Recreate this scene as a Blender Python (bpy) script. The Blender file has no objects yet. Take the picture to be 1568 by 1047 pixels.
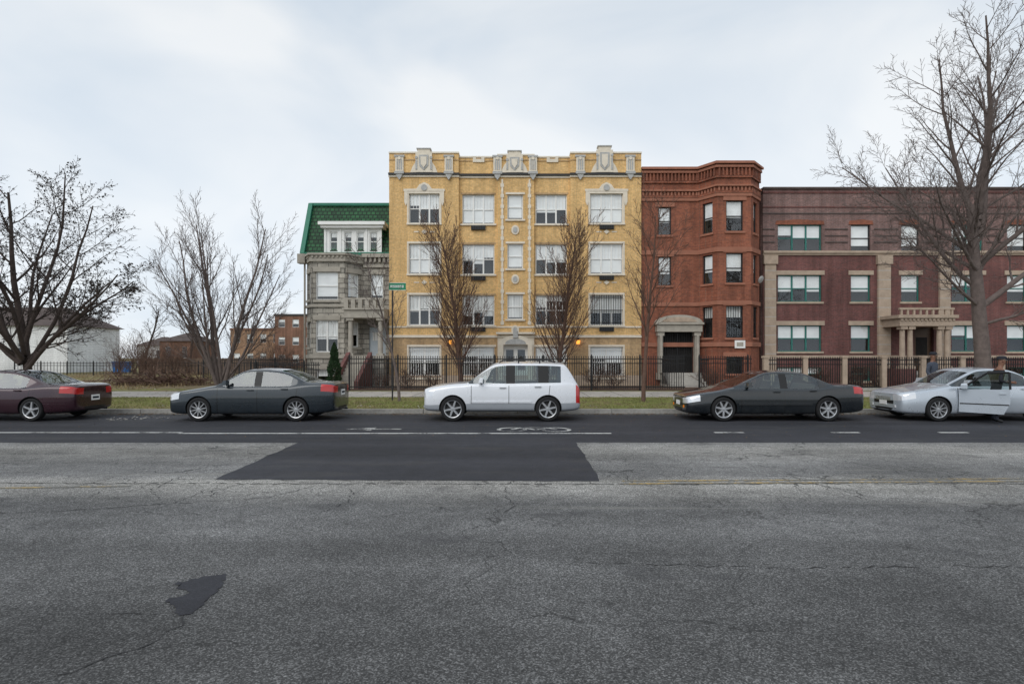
import bpy, math, random, bmesh
from math import radians, sin, cos, pi
from mathutils import Vector, Matrix
R=random.Random(11)
S=bpy.context.scene
S.view_settings.view_transform='Standard'
CAMH=1.8; F=871.0
def xc(px,Y): return (px-793)*Y/F
def zc(py,Y): return CAMH-(py-547)*Y/F

# ------------------------------------------------------------ materials
class G:
    def __init__(s,name):
        s.m=bpy.data.materials.new(name); s.m.use_nodes=True
        s.t=s.m.node_tree; s.b=s.t.nodes['Principled BSDF']; s._tc=None
    def n(s,typ,**kw):
        nd=s.t.nodes.new(typ)
        for k,v in kw.items(): setattr(nd,k,v)
        return nd
    def l(s,a,b): s.t.links.new(a,b)
    def inp(s,sock,v):
        if isinstance(v,bpy.types.NodeSocket): s.l(v,sock)
        elif isinstance(v,(tuple,list)) and len(v)==3 and sock.type=='RGBA': sock.default_value=(*v,1)
        else: sock.default_value=v
    def tc(s):
        if not s._tc: s._tc=s.n('ShaderNodeTexCoord')
        return s._tc.outputs['Object']
    def sep(s):
        nd=s.n('ShaderNodeSeparateXYZ'); s.l(s.tc(),nd.inputs[0]); return nd.outputs
    def comb(s,x,y,z):
        nd=s.n('ShaderNodeCombineXYZ')
        for i,v in enumerate((x,y,z)): s.inp(nd.inputs[i],v)
        return nd.outputs[0]
    def ma(s,op,a,b=0.0,c=0.0,clamp=False):
        nd=s.n('ShaderNodeMath',operation=op,use_clamp=clamp)
        s.inp(nd.inputs[0],a); s.inp(nd.inputs[1],b); s.inp(nd.inputs[2],c); return nd.outputs[0]
    def mapv(s,sc,vec=None):
        nd=s.n('ShaderNodeMapping'); s.l(vec or s.tc(),nd.inputs[0]); nd.inputs['Scale'].default_value=sc; return nd.outputs[0]
    def noise(s,scale,detail=3,vec=None,rough=.55):
        nd=s.n('ShaderNodeTexNoise'); s.l(vec or s.tc(),nd.inputs['Vector'])
        nd.inputs['Scale'].default_value=scale; nd.inputs['Detail'].default_value=detail; nd.inputs['Roughness'].default_value=rough
        return nd.outputs[0]
    def vor(s,scale,vec=None,feat='F1'):
        nd=s.n('ShaderNodeTexVoronoi',feature=feat); s.l(vec or s.tc(),nd.inputs['Vector']); nd.inputs['Scale'].default_value=scale
        return nd
    def mr(s,v,a,b,c,d):
        nd=s.n('ShaderNodeMapRange'); s.inp(nd.inputs[0],v)
        for i,x in enumerate((a,b,c,d)): nd.inputs[i+1].default_value=x
        return nd.outputs[0]
    def mix(s,f,a,b,bl='MIX'):
        nd=s.n('ShaderNodeMix',data_type='RGBA',blend_type=bl); s.inp(nd.inputs[0],f); s.inp(nd.inputs[6],a); s.inp(nd.inputs[7],b); return nd.outputs[2]
    def scalecol(s,col,f):
        nd=s.n('ShaderNodeVectorMath',operation='SCALE')
        if isinstance(col,bpy.types.NodeSocket): s.l(col,nd.inputs[0])
        else: nd.inputs[0].default_value=col
        s.inp(nd.inputs['Scale'],f); return nd.outputs[0]
    def bump(s,h,st=.3,dist=.02):
        nd=s.n('ShaderNodeBump'); s.l(h,nd.inputs['Height']); nd.inputs['Strength'].default_value=st; nd.inputs['Distance'].default_value=dist
        s.l(nd.outputs[0],s.b.inputs['Normal'])
    def fin(s,col,rough=.7,metal=0,spec=.4):
        s.inp(s.b.inputs['Base Color'],col); s.inp(s.b.inputs['Roughness'],rough); s.inp(s.b.inputs['Metallic'],metal)
        s.b.inputs['Specular IOR Level'].default_value=spec
        return s.m

def mat(name,col,rough=.7,metal=0,var=.2,sc=3,bump=0,bs=30,spec=.4):
    g=G(name)
    a=g.noise(sc,4); b=g.noise(sc*9,2)
    f=g.ma('ADD',g.ma('MULTIPLY',a,.65),g.ma('MULTIPLY',b,.35))
    f=g.mr(f,.3,.7,1-var,1+var)
    if bump: g.bump(g.noise(bs,3),bump,.02)
    return g.fin(g.scalecol(col,f),rough,metal,spec)

def brick(name,c1,c2,mort,bw=.21,rh=.072,ms=.008,var=.25,bump=.3,big=.5,rough=.85,streak=.25):
    g=G(name); o=g.sep()
    v=g.comb(g.ma('ADD',o[0],o[1]),o[2],0.0)
    br=g.n('ShaderNodeTexBrick'); g.l(v,br.inputs['Vector'])
    br.inputs['Color1'].default_value=(*c1,1); br.inputs['Color2'].default_value=(*c2,1); br.inputs['Mortar'].default_value=(*mort,1)
    br.inputs['Scale'].default_value=1; br.inputs['Brick Width'].default_value=bw; br.inputs['Row Height'].default_value=rh
    br.inputs['Mortar Size'].default_value=ms; br.inputs['Bias'].default_value=-.1
    f=g.mr(g.noise(big,4),.3,.7,1-var,1+var)
    st=g.noise(1.0,3,g.mapv((2.5,2.5,.18)))
    f2=g.mr(st,.35,.65,1-streak,1+streak*.5)
    f3=g.mr(g.noise(9,2),.3,.7,.84,1.16)
    f=g.ma('MULTIPLY',g.ma('MULTIPLY',f,f2),f3)
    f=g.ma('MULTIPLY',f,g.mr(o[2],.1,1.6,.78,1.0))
    h=g.ma('ADD',g.ma('MULTIPLY',br.outputs['Fac'],-1.0),g.ma('MULTIPLY',g.noise(14,3),.8))
    g.bump(h,bump,.02)
    return g.fin(g.scalecol(br.outputs['Color'],f),rough)

M={}
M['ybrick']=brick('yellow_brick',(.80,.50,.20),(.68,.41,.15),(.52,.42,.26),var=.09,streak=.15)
M['ybrick2']=brick('tan_brick',(.52,.34,.17),(.42,.27,.14),(.4,.32,.22),var=.15)
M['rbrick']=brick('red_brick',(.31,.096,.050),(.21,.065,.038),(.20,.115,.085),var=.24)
M['rband']=mat('red_sandstone',(.33,.14,.09),.8,var=.18,bump=.2)
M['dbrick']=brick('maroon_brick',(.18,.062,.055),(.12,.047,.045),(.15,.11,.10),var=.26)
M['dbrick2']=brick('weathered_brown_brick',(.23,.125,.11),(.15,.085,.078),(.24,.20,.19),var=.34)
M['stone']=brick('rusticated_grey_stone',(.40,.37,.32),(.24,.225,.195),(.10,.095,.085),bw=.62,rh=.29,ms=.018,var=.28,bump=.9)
M['stonet']=mat('dressed_grey_stone',(.38,.35,.30),.8,var=.22,bump=.3)
M['cream']=mat('terracotta_cream',(.72,.65,.54),.6,var=.14,sc=4,bump=.35,bs=18)
M['creamg']=mat('terracotta_grey',(.42,.42,.41),.6,var=.25,sc=8,bump=.5,bs=25)
M['tan']=mat('tan_limestone',(.42,.33,.255),.8,var=.22,bump=.3)
M['white']=mat('white_paint',(.82,.82,.80),.5,var=.06)
M['siding']=brick('white_siding',(.76,.77,.77),(.72,.73,.73),(.45,.45,.45),bw=9,rh=.2,ms=.012,var=.08,bump=.3,streak=.1)
M['teal']=mat('teal_paint',(.03,.17,.145),.45,var=.15)
M['green']=mat('green_trim',(.015,.16,.10),.5,var=.2)
M['iron']=mat('black_iron',(.007,.007,.008),.5,var=.2,spec=.4)
M['dark']=mat('dark_metal',(.025,.025,.027),.5,var=.2)
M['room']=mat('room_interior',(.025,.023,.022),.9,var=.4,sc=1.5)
M['door']=mat('brown_door',(.10,.055,.03),.45,var=.2)
M['greydoor']=mat('pale_blue_door',(.45,.50,.54),.5,var=.1)
M['roof']=mat('brown_shingle',(.085,.065,.06),.9,var=.3,sc=2,bump=.5)
M['tar']=mat('roof_felt',(.06,.06,.06),.9)
M['conc']=mat('concrete',(.38,.36,.33),.85,var=.25,sc=1.2,bump=.2,bs=60)
M['kerb']=mat('kerb_concrete',(.30,.29,.27),.85,var=.35,sc=1.5,bump=.3)
M['gutter']=mat('gutter_grime',(.09,.088,.083),.85,var=.4,sc=1.5,bump=.3)
M['rub']=mat('tyre_rubber',(.014,.014,.015),.75,var=.2,spec=.3)
M['alloy']=mat('alloy',(.60,.61,.63),.28,metal=.85,var=.06)
M['chrome']=mat('chrome',(.7,.7,.7),.12,metal=1,var=.03)
M['blk']=mat('black_plastic',(.012,.012,.013),.5,var=.1)
M['seat']=mat('seat_fabric',(.09,.09,.085),.9,var=.1)
M['bark']=mat('bark_grey',(.14,.11,.10),.9,var=.35,sc=6,bump=.6,bs=25)
M['barkr']=mat('bark_reddish',(.115,.068,.05),.9,var=.3,sc=6)
M['barkd']=mat('bark_dark',(.065,.048,.042),.9,var=.3,sc=6,bump=.4)
M['leafd']=mat('dry_dark_leaves',(.035,.03,.025),.8,var=.5,sc=4)
M['ever']=mat('evergreen',(.018,.045,.014),.8,var=.6,sc=5)
M['litter']=mat('dead_leaves',(.17,.11,.065),.9,var=.6,sc=9)
M['paper']=mat('paper',(.6,.6,.6),.8)
M['blade']=mat('grass_blade',(.18,.195,.06),.8,var=.45,sc=2.5)
M['straw']=mat('dry_weeds',(.25,.19,.10),.9,var=.4,sc=3)
M['blue']=mat('blue_plastic',(.02,.12,.34),.5)
M['signg']=mat('sign_green',(.01,.22,.11),.5)
M['wood']=mat('weathered_wood',(.16,.11,.08),.85,var=.3,sc=3)
M['skin']=mat('skin',(.20,.10,.065),.55,var=.05)
M['jack']=mat('dark_jacket',(.013,.014,.02),.8,var=.3,sc=20)
M['trou']=mat('dark_trousers',(.02,.024,.035),.85,var=.2)
M['capm']=mat('navy_cap',(.014,.015,.022),.8)

def blindmat(name,col,sc=26):
    g=G(name); o=g.sep()
    w=g.ma('SINE',g.ma('MULTIPLY',o[2],sc*6.283/2))
    f=g.mr(w,-1,1,.86,1.0)
    f=g.ma('MULTIPLY',f,g.mr(g.noise(1.3,2),.3,.7,.90,1.04))
    return g.fin(g.scalecol(col,f),.7)
M['blind']=blindmat('white_blinds',(.95,.95,.94))
def curtain():
    g=G('curtain'); o=g.sep()
    f=g.mr(g.noise(1,3,g.mapv((14,14,.6))),.3,.7,.62,1.08)
    return g.fin(g.scalecol((.88,.87,.84),f),.8)
M['curt']=curtain()

def glass(name,tint,base,wav=.12):
    g=G(name); t=g.t
    tr=g.n('ShaderNodeBsdfTransparent'); tr.inputs[0].default_value=(*tint,1)
    gl=g.n('ShaderNodeBsdfGlossy'); gl.inputs['Roughness'].default_value=.02
    gl.inputs[0].default_value=(.92,.96,1,1)
    ge=g.n('ShaderNodeNewGeometry'); dt=g.n('ShaderNodeVectorMath',operation='DOT_PRODUCT')
    g.l(ge.outputs['Incoming'],dt.inputs[0]); g.l(ge.outputs['Normal'],dt.inputs[1])
    c=g.ma('SUBTRACT',1.0,g.ma('ABSOLUTE',dt.outputs['Value']),clamp=True)
    f=g.ma('ADD',g.ma('MULTIPLY',g.ma('POWER',c,5.0),.85),base,clamp=True)
    bp=g.n('ShaderNodeBump'); g.l(g.noise(2.2,2),bp.inputs['Height']); bp.inputs['Strength'].default_value=wav; bp.inputs['Distance'].default_value=.02
    g.l(bp.outputs[0],gl.inputs['Normal'])
    mx=g.n('ShaderNodeMixShader'); g.l(f,mx.inputs[0]); g.l(tr.outputs[0],mx.inputs[1]); g.l(gl.outputs[0],mx.inputs[2])
    out=[n for n in t.nodes if n.type=='OUTPUT_MATERIAL'][0]
    g.l(mx.outputs[0],out.inputs[0]); t.nodes.remove(g.b); return g.m
M['glass']=glass('window_glass',(.97,.985,.99),.09)
M['cglass']=glass('car_glass',(.58,.68,.66),.12,.03)
g=G('head_lamp'); M['hl']=g.fin((.75,.77,.8),.15,.35); g.b.inputs['Coat Weight'].default_value=1
g=G('tail_lamp'); M['tl']=g.fin((.45,.012,.012),.15,0); g.b.inputs['Coat Weight'].default_value=1
g=G('amber_lens'); M['amb']=g.fin((.7,.2,.02),.2,0)
g=G('lantern_glow'); M['glow']=g.fin((.8,.4,.1),.4,0); g.b.inputs['Emission Color'].default_value=(1,.38,.05,1); g.b.inputs['Emission Strength'].default_value=1.4

def tiles():
    g=G('green_clay_tiles'); o=g.sep()
    v=g.comb(o[0],g.ma('MULTIPLY',o[2],1.0),0.0)
    br=g.n('ShaderNodeTexBrick'); g.l(v,br.inputs['Vector'])
    br.inputs['Color1'].default_value=(.022,.11,.04,1); br.inputs['Color2'].default_value=(.012,.058,.024,1); br.inputs['Mortar'].default_value=(.003,.018,.008,1)
    br.inputs['Scale'].default_value=1; br.inputs['Brick Width'].default_value=.27; br.inputs['Row Height'].default_value=.24; br.inputs['Mortar Size'].default_value=.03
    g.bump(g.ma('MULTIPLY',br.outputs['Fac'],-1.0),.8,.04)
    return g.fin(g.scalecol(br.outputs['Color'],g.mr(g.noise(1.2,4),.3,.7,.65,1.4)),.6,0,.3)
M['tiles']=tiles()

def asphalt(name,base,old=True):
    g=G(name); o=g.sep()
    n1=g.noise(1.0,5,g.mapv((.06,.8,1)))
    n2=g.noise(.38,5)
    n3=g.noise(4,5)
    f=g.ma('MULTIPLY',g.mr(n1,.3,.7,.72,1.28),g.mr(n2,.32,.68,.72,1.28) if old else g.mr(n2,.3,.7,.82,1.2))
    f=g.ma('MULTIPLY',f,g.mr(n3,.3,.7,.86,1.14))
    vv=g.vor(115 if old else 130); sp=g.n('ShaderNodeSeparateColor'); g.l(vv.outputs['Color'],sp.inputs[0])
    agg=g.ma('POWER',sp.outputs[0],2.6)
    f=g.ma('MULTIPLY',f,g.mr(agg,0,1,.60 if old else .85,2.4 if old else 1.25))
    fine=g.noise(55,3)
    f=g.ma('MULTIPLY',f,g.mr(fine,.3,.7,.72,1.28) if old else g.mr(fine,.3,.7,.85,1.15))
    if old:
        cr=g.n('ShaderNodeValToRGB'); g.l(g.ma('MULTIPLY',g.ma('ADD',o[1],g.mr(g.noise(.6,4),0,1,-.6,.6)),1/16),cr.inputs[0])
        e=cr.color_ramp.elements
        st=[(0,.072),(.22,.080),(.31,.102),(.38,.125),(.43,.125),(.465,.20),(.51,.235),(.545,.145),(.60,.155),(.66,.21),(.70,.22),(.74,.17),(.80,.14)]
        e[0].position=st[0][0]; e[0].color=(st[0][1],)*3+(1,); e[1].position=st[-1][0]; e[1].color=(st[-1][1],)*3+(1,)
        for p,c in st[1:-1]:
            k=e.new(p); w=max(0,(c-.13)); k.color=(c,c*(1-.25*w),c*(1-.85*w),1)
        col=g.scalecol(cr.outputs[0],f)
        dv=g.n('ShaderNodeVectorMath',operation='ADD'); nz=g.n('ShaderNodeTexNoise'); g.l(g.tc(),nz.inputs[0]); nz.inputs['Scale'].default_value=1.6; nz.inputs['Detail'].default_value=6
        sc=g.n('ShaderNodeVectorMath',operation='SCALE'); g.l(nz.outputs['Color'],sc.inputs[0]); sc.inputs['Scale'].default_value=.9
        g.l(g.mapv((.75,1.0,1)),dv.inputs[0]); g.l(sc.outputs[0],dv.inputs[1])
        ed=g.vor(.42,dv.outputs[0],'DISTANCE_TO_EDGE'); ck=g.ma('LESS_THAN',ed.outputs['Distance'],g.mr(o[1],3,9,.0022,.005))
        ed2=g.vor(1.5,dv.outputs[0],'DISTANCE_TO_EDGE'); ck2=g.ma('MULTIPLY',g.ma('LESS_THAN',ed2.outputs['Distance'],.010),g.ma('MULTIPLY',g.ma('GREATER_THAN',g.noise(.5,2),.46),g.ma('GREATER_THAN',o[1],6.0)))
        c=g.ma('MAXIMUM',ck,g.ma('MULTIPLY',ck2,.8))
        c=g.ma('MULTIPLY',c,g.mr(g.noise(.3,2),.38,.52,0,.7))
        col=g.mix(c,col,(.03,.03,.03))
        sn=g.mr(g.noise(.8,3,g.mapv((.8,1.5,1))),.60,.70,0,.45); col=g.mix(sn,col,(.048,.048,.052))
        lt=g.ma('MULTIPLY',g.mr(g.noise(1.2,4,g.mapv((.12,3,1))),.60,.68,0,.35),g.ma('GREATER_THAN',o[1],6.6)); col=g.mix(lt,col,(.27,.265,.24))
    else:
        col=g.scalecol(base,f)
        dd=g.mr(g.noise(1.4,5,g.mapv((.3,1,1))),.55,.75,0,.35); col=g.mix(dd,col,(.085,.08,.072))
    g.bump(g.ma('ADD',g.ma('MULTIPLY',agg,.5),g.ma('MULTIPLY',fine,1.0)),.5 if old else .3,.010)
    return g.fin(col,.9 if old else .8,0,.25)
M['asp']=asphalt('worn_asphalt',None)
M['aspn']=asphalt('fresh_asphalt',(.036,.037,.044),False)

def roadpaint(name,col,thr,under=(.11,.11,.108)):
    g=G(name)
    n=g.ma('ADD',g.ma('MULTIPLY',g.noise(2.2,5),.55),g.ma('MULTIPLY',g.noise(22,4),.45))
    f=g.mr(n,thr-.06,thr+.06,0,1)
    return g.fin(g.mix(f,under,col),.7)
M['wpaint']=roadpaint('white_road_paint',(.60,.60,.58),.45,(.06,.06,.064))
M['wpaint2']=roadpaint('worn_symbol_paint',(.50,.50,.48),.50,(.05,.05,.055))
M['ypaint']=roadpaint('faded_yellow_paint',(.44,.30,.09),.535,(.15,.148,.135))

def lawn():
    g=G('lawn_soil'); o=g.sep()
    a=g.noise(.35,6); b=g.noise(3.5,5); c=g.noise(25,3)
    col=g.mix(g.mr(a,.38,.62,0,1),(.17,.18,.058),(.24,.195,.095))
    col=g.mix(g.mr(b,.52,.64,0,.75),col,(.105,.135,.038))
    col=g.mix(g.mr(g.noise(1.3,4),.54,.64,0,.85),col,(.15,.11,.075))
    lot=g.ma('MULTIPLY',g.ma('GREATER_THAN',o[1],30.0),g.mr(g.noise(.22,5,g.mapv((1,.5,1))),.42,.58,.25,.95))
    col=g.mix(lot,col,(.19,.15,.09))
    g.bump(c,.6,.04)
    return g.fin(g.scalecol(col,g.mr(c,.3,.7,.6,1.35)),.95,0,.1)
M['lawn']=lawn()
M['soil']=mat('mulch_soil',(.09,.055,.038),.95,var=.45,sc=3,bump=.8,bs=20)
def walkm():
    g=G('sidewalk_concrete'); o=g.sep()
    br=g.n('ShaderNodeTexBrick'); g.l(g.comb(o[0],o[1],0.0),br.inputs['Vector']); br.offset=0
    br.inputs['Color1'].default_value=(.44,.40,.36,1); br.inputs['Color2'].default_value=(.35,.33,.30,1); br.inputs['Mortar'].default_value=(.12,.11,.10,1)
    br.inputs['Scale'].default_value=1; br.inputs['Brick Width'].default_value=1.5; br.inputs['Row Height'].default_value=1.5; br.inputs['Mortar Size'].default_value=.02
    return g.fin(g.scalecol(br.outputs['Color'],g.mr(g.noise(1.5,6),.3,.7,.8,1.15)),.85)
M['walk']=walkm()

# ------------------------------------------------------------ mesh builder
def empty(name,loc,rz=0):
    e=bpy.data.objects.new(name,None); e.location=loc; e.rotation_euler[2]=rz; e.empty_display_size=.3
    S.collection.objects.link(e); return e
class MB:
    def __init__(s): s.v=[];s.f=[];s.m=[];s.mats=[]
    def mi(s,m):
        if m not in s.mats: s.mats.append(m)
        return s.mats.index(m)
    def poly(s,pts,m):
        b=len(s.v); s.v.extend(pts); s.f.append(tuple(range(b,b+len(pts)))); s.m.append(s.mi(m))
    def hexa(s,p,m):
        b=len(s.v); s.v.extend(p); k=s.mi(m)
        for q in ((0,3,2,1),(4,5,6,7),(0,1,5,4),(1,2,6,5),(2,3,7,6),(3,0,4,7)):
            s.f.append(tuple(b+i for i in q)); s.m.append(k)
    def box(s,x0,x1,y0,y1,z0,z1,m):
        s.hexa([(x0,y0,z0),(x1,y0,z0),(x1,y1,z0),(x0,y1,z0),(x0,y0,z1),(x1,y0,z1),(x1,y1,z1),(x0,y1,z1)],m)
    def cyl(s,x,y,z0,z1,r0,r1,m,k=14):
        b=len(s.v); q=s.mi(m)
        for z,r in ((z0,r0),(z1,r1)):
            for i in range(k): s.v.append((x+r*cos(2*pi*i/k),y+r*sin(2*pi*i/k),z))
        for i in range(k):
            j=(i+1)%k; s.f.append((b+i,b+j,b+k+j,b+k+i)); s.m.append(q)
        s.f.append(tuple(b+k+i for i in range(k))); s.m.append(q)
        s.f.append(tuple(b+k-1-i for i in range(k))); s.m.append(q)
    def tube(s,pts,rads,k,m):
        b=len(s.v); q=s.mi(m); n=len(pts); u=None
        for i in range(n):
            d=(pts[min(i+1,n-1)]-pts[max(i-1,0)])
            if d.length<1e-6: d=Vector((0,0,1))
            d.normalize()
            if u is None: u=d.orthogonal()
            u=(u-d*u.dot(d)); u.normalize(); w=d.cross(u); p=pts[i]; r=rads[i]
            for j in range(k):
                a=2*pi*j/k; ca=cos(a)*r; sa=sin(a)*r
                s.v.append((p.x+u.x*ca+w.x*sa,p.y+u.y*ca+w.y*sa,p.z+u.z*ca+w.z*sa))
        for i in range(n-1):
            for j in range(k):
                jj=(j+1)%k; s.f.append((b+i*k+j,b+i*k+jj,b+(i+1)*k+jj,b+(i+1)*k+j)); s.m.append(q)
    def build(s,name,parent=None,local=False,smooth=False):
        me=bpy.data.meshes.new(name); me.from_pydata(s.v,[],s.f)
        for m in s.mats: me.materials.append(m)
        me.polygons.foreach_set('material_index',s.m)
        if smooth: me.polygons.foreach_set('use_smooth',[True]*len(s.f))
        me.update()
        ob=bpy.data.objects.new(name,me); S.collection.objects.link(ob)
        if parent:
            ob.parent=parent
            if not local: ob.matrix_parent_inverse=Matrix.Translation(-Vector(parent.location))
        return ob
class Face:
    def __init__(s,mb,p0,p1):
        s.mb=mb; s.p=p0; dx,dy=p1[0]-p0[0],p1[1]-p0[1]; s.L=math.hypot(dx,dy); s.t=(dx/s.L,dy/s.L); s.n=(-s.t[1],s.t[0])
    def P(s,u,d,z): return (s.p[0]+s.t[0]*u+s.n[0]*d,s.p[1]+s.t[1]*u+s.n[1]*d,z)
    def box(s,u0,u1,d0,d1,z0,z1,m,mb=None):
        (mb or s.mb).hexa([s.P(u0,d0,z0),s.P(u1,d0,z0),s.P(u1,d1,z0),s.P(u0,d1,z0),s.P(u0,d0,z1),s.P(u1,d0,z1),s.P(u1,d1,z1),s.P(u0,d1,z1)],m)
    def quad(s,u0,u1,z0,z1,d,m,mb=None):
        (mb or s.mb).poly([s.P(u0,d,z0),s.P(u1,d,z0),s.P(u1,d,z1),s.P(u0,d,z1)],m)
    def prism(s,pts,d0,d1,m,mb=None):
        mb=mb or s.mb; mb.poly([s.P(u,d0,z) for u,z in pts],m)
        for i in range(len(pts)):
            a=pts[i]; b=pts[(i+1)%len(pts)]
            mb.poly([s.P(a[0],d1,a[1]),s.P(b[0],d1,b[1]),s.P(b[0],d0,b[1]),s.P(a[0],d0,a[1])],m)
    def disc(s,u,z,r,d0,d1,m,mb=None,k=16,ry=None):
        ry=ry or r; s.prism([(u+r*cos(2*pi*i/k),z+ry*sin(2*pi*i/k)) for i in range(k)],d0,d1,m,mb)
    def wall(s,u0,u1,z0,z1,ops,m,rev=.3,rm=None):
        ops=[o for o in ops if o[0]<u1 and o[1]>u0 and o[2]>=z0-.001 and o[3]<=z1+.001]
        us=sorted({u0,u1}|{o[0] for o in ops}|{o[1] for o in ops}); zs=sorted({z0,z1}|{o[2] for o in ops}|{o[3] for o in ops})
        for a,b in zip(us,us[1:]):
            for c,d in zip(zs,zs[1:]):
                cu=(a+b)/2; cz=(c+d)/2
                if any(o[0]<cu<o[1] and o[2]<cz<o[3] for o in ops): continue
                s.quad(a,b,c,d,0,m)
        rm=rm or m
        for o in ops:
            a,b,c,d=o[:4]; P=s.P; mb=s.mb
            mb.poly([P(a,0,c),P(a,rev,c),P(a,rev,d),P(a,0,d)][::-1],rm); mb.poly([P(b,0,c),P(b,rev,c),P(b,rev,d),P(b,0,d)],rm)
            mb.poly([P(a,0,c),P(b,0,c),P(b,rev,c),P(a,rev,c)],rm); mb.poly([P(a,0,d),P(b,0,d),P(b,rev,d),P(a,rev,d)][::-1],rm)
    def win(s,mb,u0,u1,z0,z1,panes=1,fr=None,rec=.10,blind=.5,bm=None,dh=True,mun=0,bars=None):
        fr=fr or M['white']; ft=.055; B=s.box
        B(u0,u0+ft,rec,rec+.08,z0,z1,fr,mb); B(u1-ft,u1,rec,rec+.08,z0,z1,fr,mb)
        B(u0+ft,u1-ft,rec,rec+.08,z0,z0+ft,fr,mb); B(u0+ft,u1-ft,rec,rec+.08,z1-ft,z1,fr,mb)
        w=(u1-u0-2*ft)/panes
        for i in range(1,panes):
            c=u0+ft+w*i; B(c-.045,c+.045,rec-.003,rec+.05,z0+ft,z1-ft,fr,mb)
        if dh:
            zm=(z0+z1)/2; B(u0+ft,u1-ft,rec+.006,rec+.05,zm-.025,zm+.025,fr,mb)
        if mun:
            zt=(z0+z1)/2 if dh else z0
            for i in range(panes):
                for k in range(1,mun+1):
                    c=u0+ft+w*i+w*k/(mun+1); B(c-.012,c+.012,rec+.02,rec+.045,zt+.03,z1-ft,fr,mb)
        s.quad(u0+ft,u1-ft,z0+ft,z1-ft,rec+.035,M['glass'],mb)
        if blind>0:
            for i in range(panes):
                a=u0+ft+w*i; bb=blind if (panes==1 or blind>.93) else max(.05,min(1,blind+R.choice([0,0,-.12,.1])))
                s.quad(a+.02,a+w-.02,z1-ft-(z1-z0-2*ft)*bb,z1-ft,rec+.058,bm or M['blind'],mb)
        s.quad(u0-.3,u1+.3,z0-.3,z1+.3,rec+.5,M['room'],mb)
        if bars:
            n=int((u1-u0)/.13)
            for i in range(1,n):
                c=u0+(u1-u0)*i/n; B(c-.012,c+.012,rec-.08,rec-.055,z0,z1,bars,mb)
            for z in (z0+.15,(z0+z1)/2,z1-.15): B(u0,u1,rec-.082,rec-.058,z-.015,z+.015,bars,mb)
def pband(mb,pts,z0,z1,pr,m,top=True):
    n=len(pts); off=[]
    for i in range(n):
        ns=[]
        for a,b in ((i-1,i),(i,i+1)):
            if a<0 or b>=n: continue
            dx,dy=pts[b][0]-pts[a][0],pts[b][1]-pts[a][1]; L=math.hypot(dx,dy); ns.append((dy/L,-dx/L))
        if len(ns)==1: o=(ns[0][0]*pr,ns[0][1]*pr)
        else:
            sx,sy=ns[0][0]+ns[1][0],ns[0][1]+ns[1][1]; q=2*pr/(sx*sx+sy*sy); o=(sx*q,sy*q)
        off.append((pts[i][0]+o[0],pts[i][1]+o[1]))
    for i in range(n-1):
        a,b=off[i],off[i+1]; c,d=pts[i+1],pts[i]
        mb.poly([(*a,z0),(*b,z0),(*b,z1),(*a,z1)],m); mb.poly([(*a,z1),(*b,z1),(*c,z1),(*d,z1)],m); mb.poly([(*a,z0),(*d,z0),(*c,z0),(*b,z0)],m)
    mb.poly([(*pts[0],z0),(*off[0],z0),(*off[0],z1),(*pts[0],z1)],m); mb.poly([(*pts[-1],z0),(*pts[-1],z1),(*off[-1],z1),(*off[-1],z0)],m)

# ------------------------------------------------------------ ground, road
def sheet(name,x0,x1,y0,y1,z,m):
    b=MB(); b.poly([(x0,y0,z),(x1,y0,z),(x1,y1,z),(x0,y1,z)],m); return b.build(name)
sheet('ground',-900,900,-900,900,0,M['lawn'])
sheet('road',-300,300,-6,18.1,.004,M['asp'])
sheet('bike_lane_asphalt',-300,300,12.0,18.1,.008,M['aspn'])
def ragged(pts,step,amp):
    out=[]
    for i,(a,c) in enumerate(zip(pts,pts[1:]+pts[:1])):
        L=math.hypot(c[0]-a[0],c[1]-a[1]); n=max(1,int(L/step))
        for k in range(n):
            t=k/n; j=0 if k==0 else 1
            out.append((a[0]+(c[0]-a[0])*t+j*R.gauss(0,amp),a[1]+(c[1]-a[1])*t+j*R.gauss(0,amp)))
    return out
b=MB(); b.poly([(x,y,.0085) for x,y in ragged([(xc(330,8.38),8.38),(xc(918,8.24),8.24),(xc(882,12.0),12.03),(xc(457,12.0),12.03)],.25,.018)],M['aspn']); b.build('asphalt_patch')
sheet('lawn',-400,400,18.27,420,.15,M['lawn'])
sheet('sidewalk',-300,300,23.6,27.6,.154,M['walk'])
sheet('front_yard_soil',-12.9,36,28.3,33.0,.156,M['soil'])
b=MB()
x=-60
while x<60:
    b.box(x,x+2.98,18.1,18.27,-.02,.15+R.uniform(-.004,.004),M['kerb']); x+=3
b.build('kerb')
sheet('gutter',-300,300,17.72,18.1,.012,M['gutter'])
sheet('far_sidewalk',-300,300,-9,-6.1,.15,M['walk'])
b=MB(); pts=[(-2.62,4.62),(-2.42,4.72),(-2.33,4.5),(-2.3,4.22),(-2.28,3.98),(-2.36,3.95),(-2.45,4.08),(-2.6,4.2),(-2.5,4.34),(-2.72,4.5)]
b.poly([(x,y,.0088) for x,y in ragged(pts,.03,.014)][::-1],M['aspn']); b.build('asphalt_stain')
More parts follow.
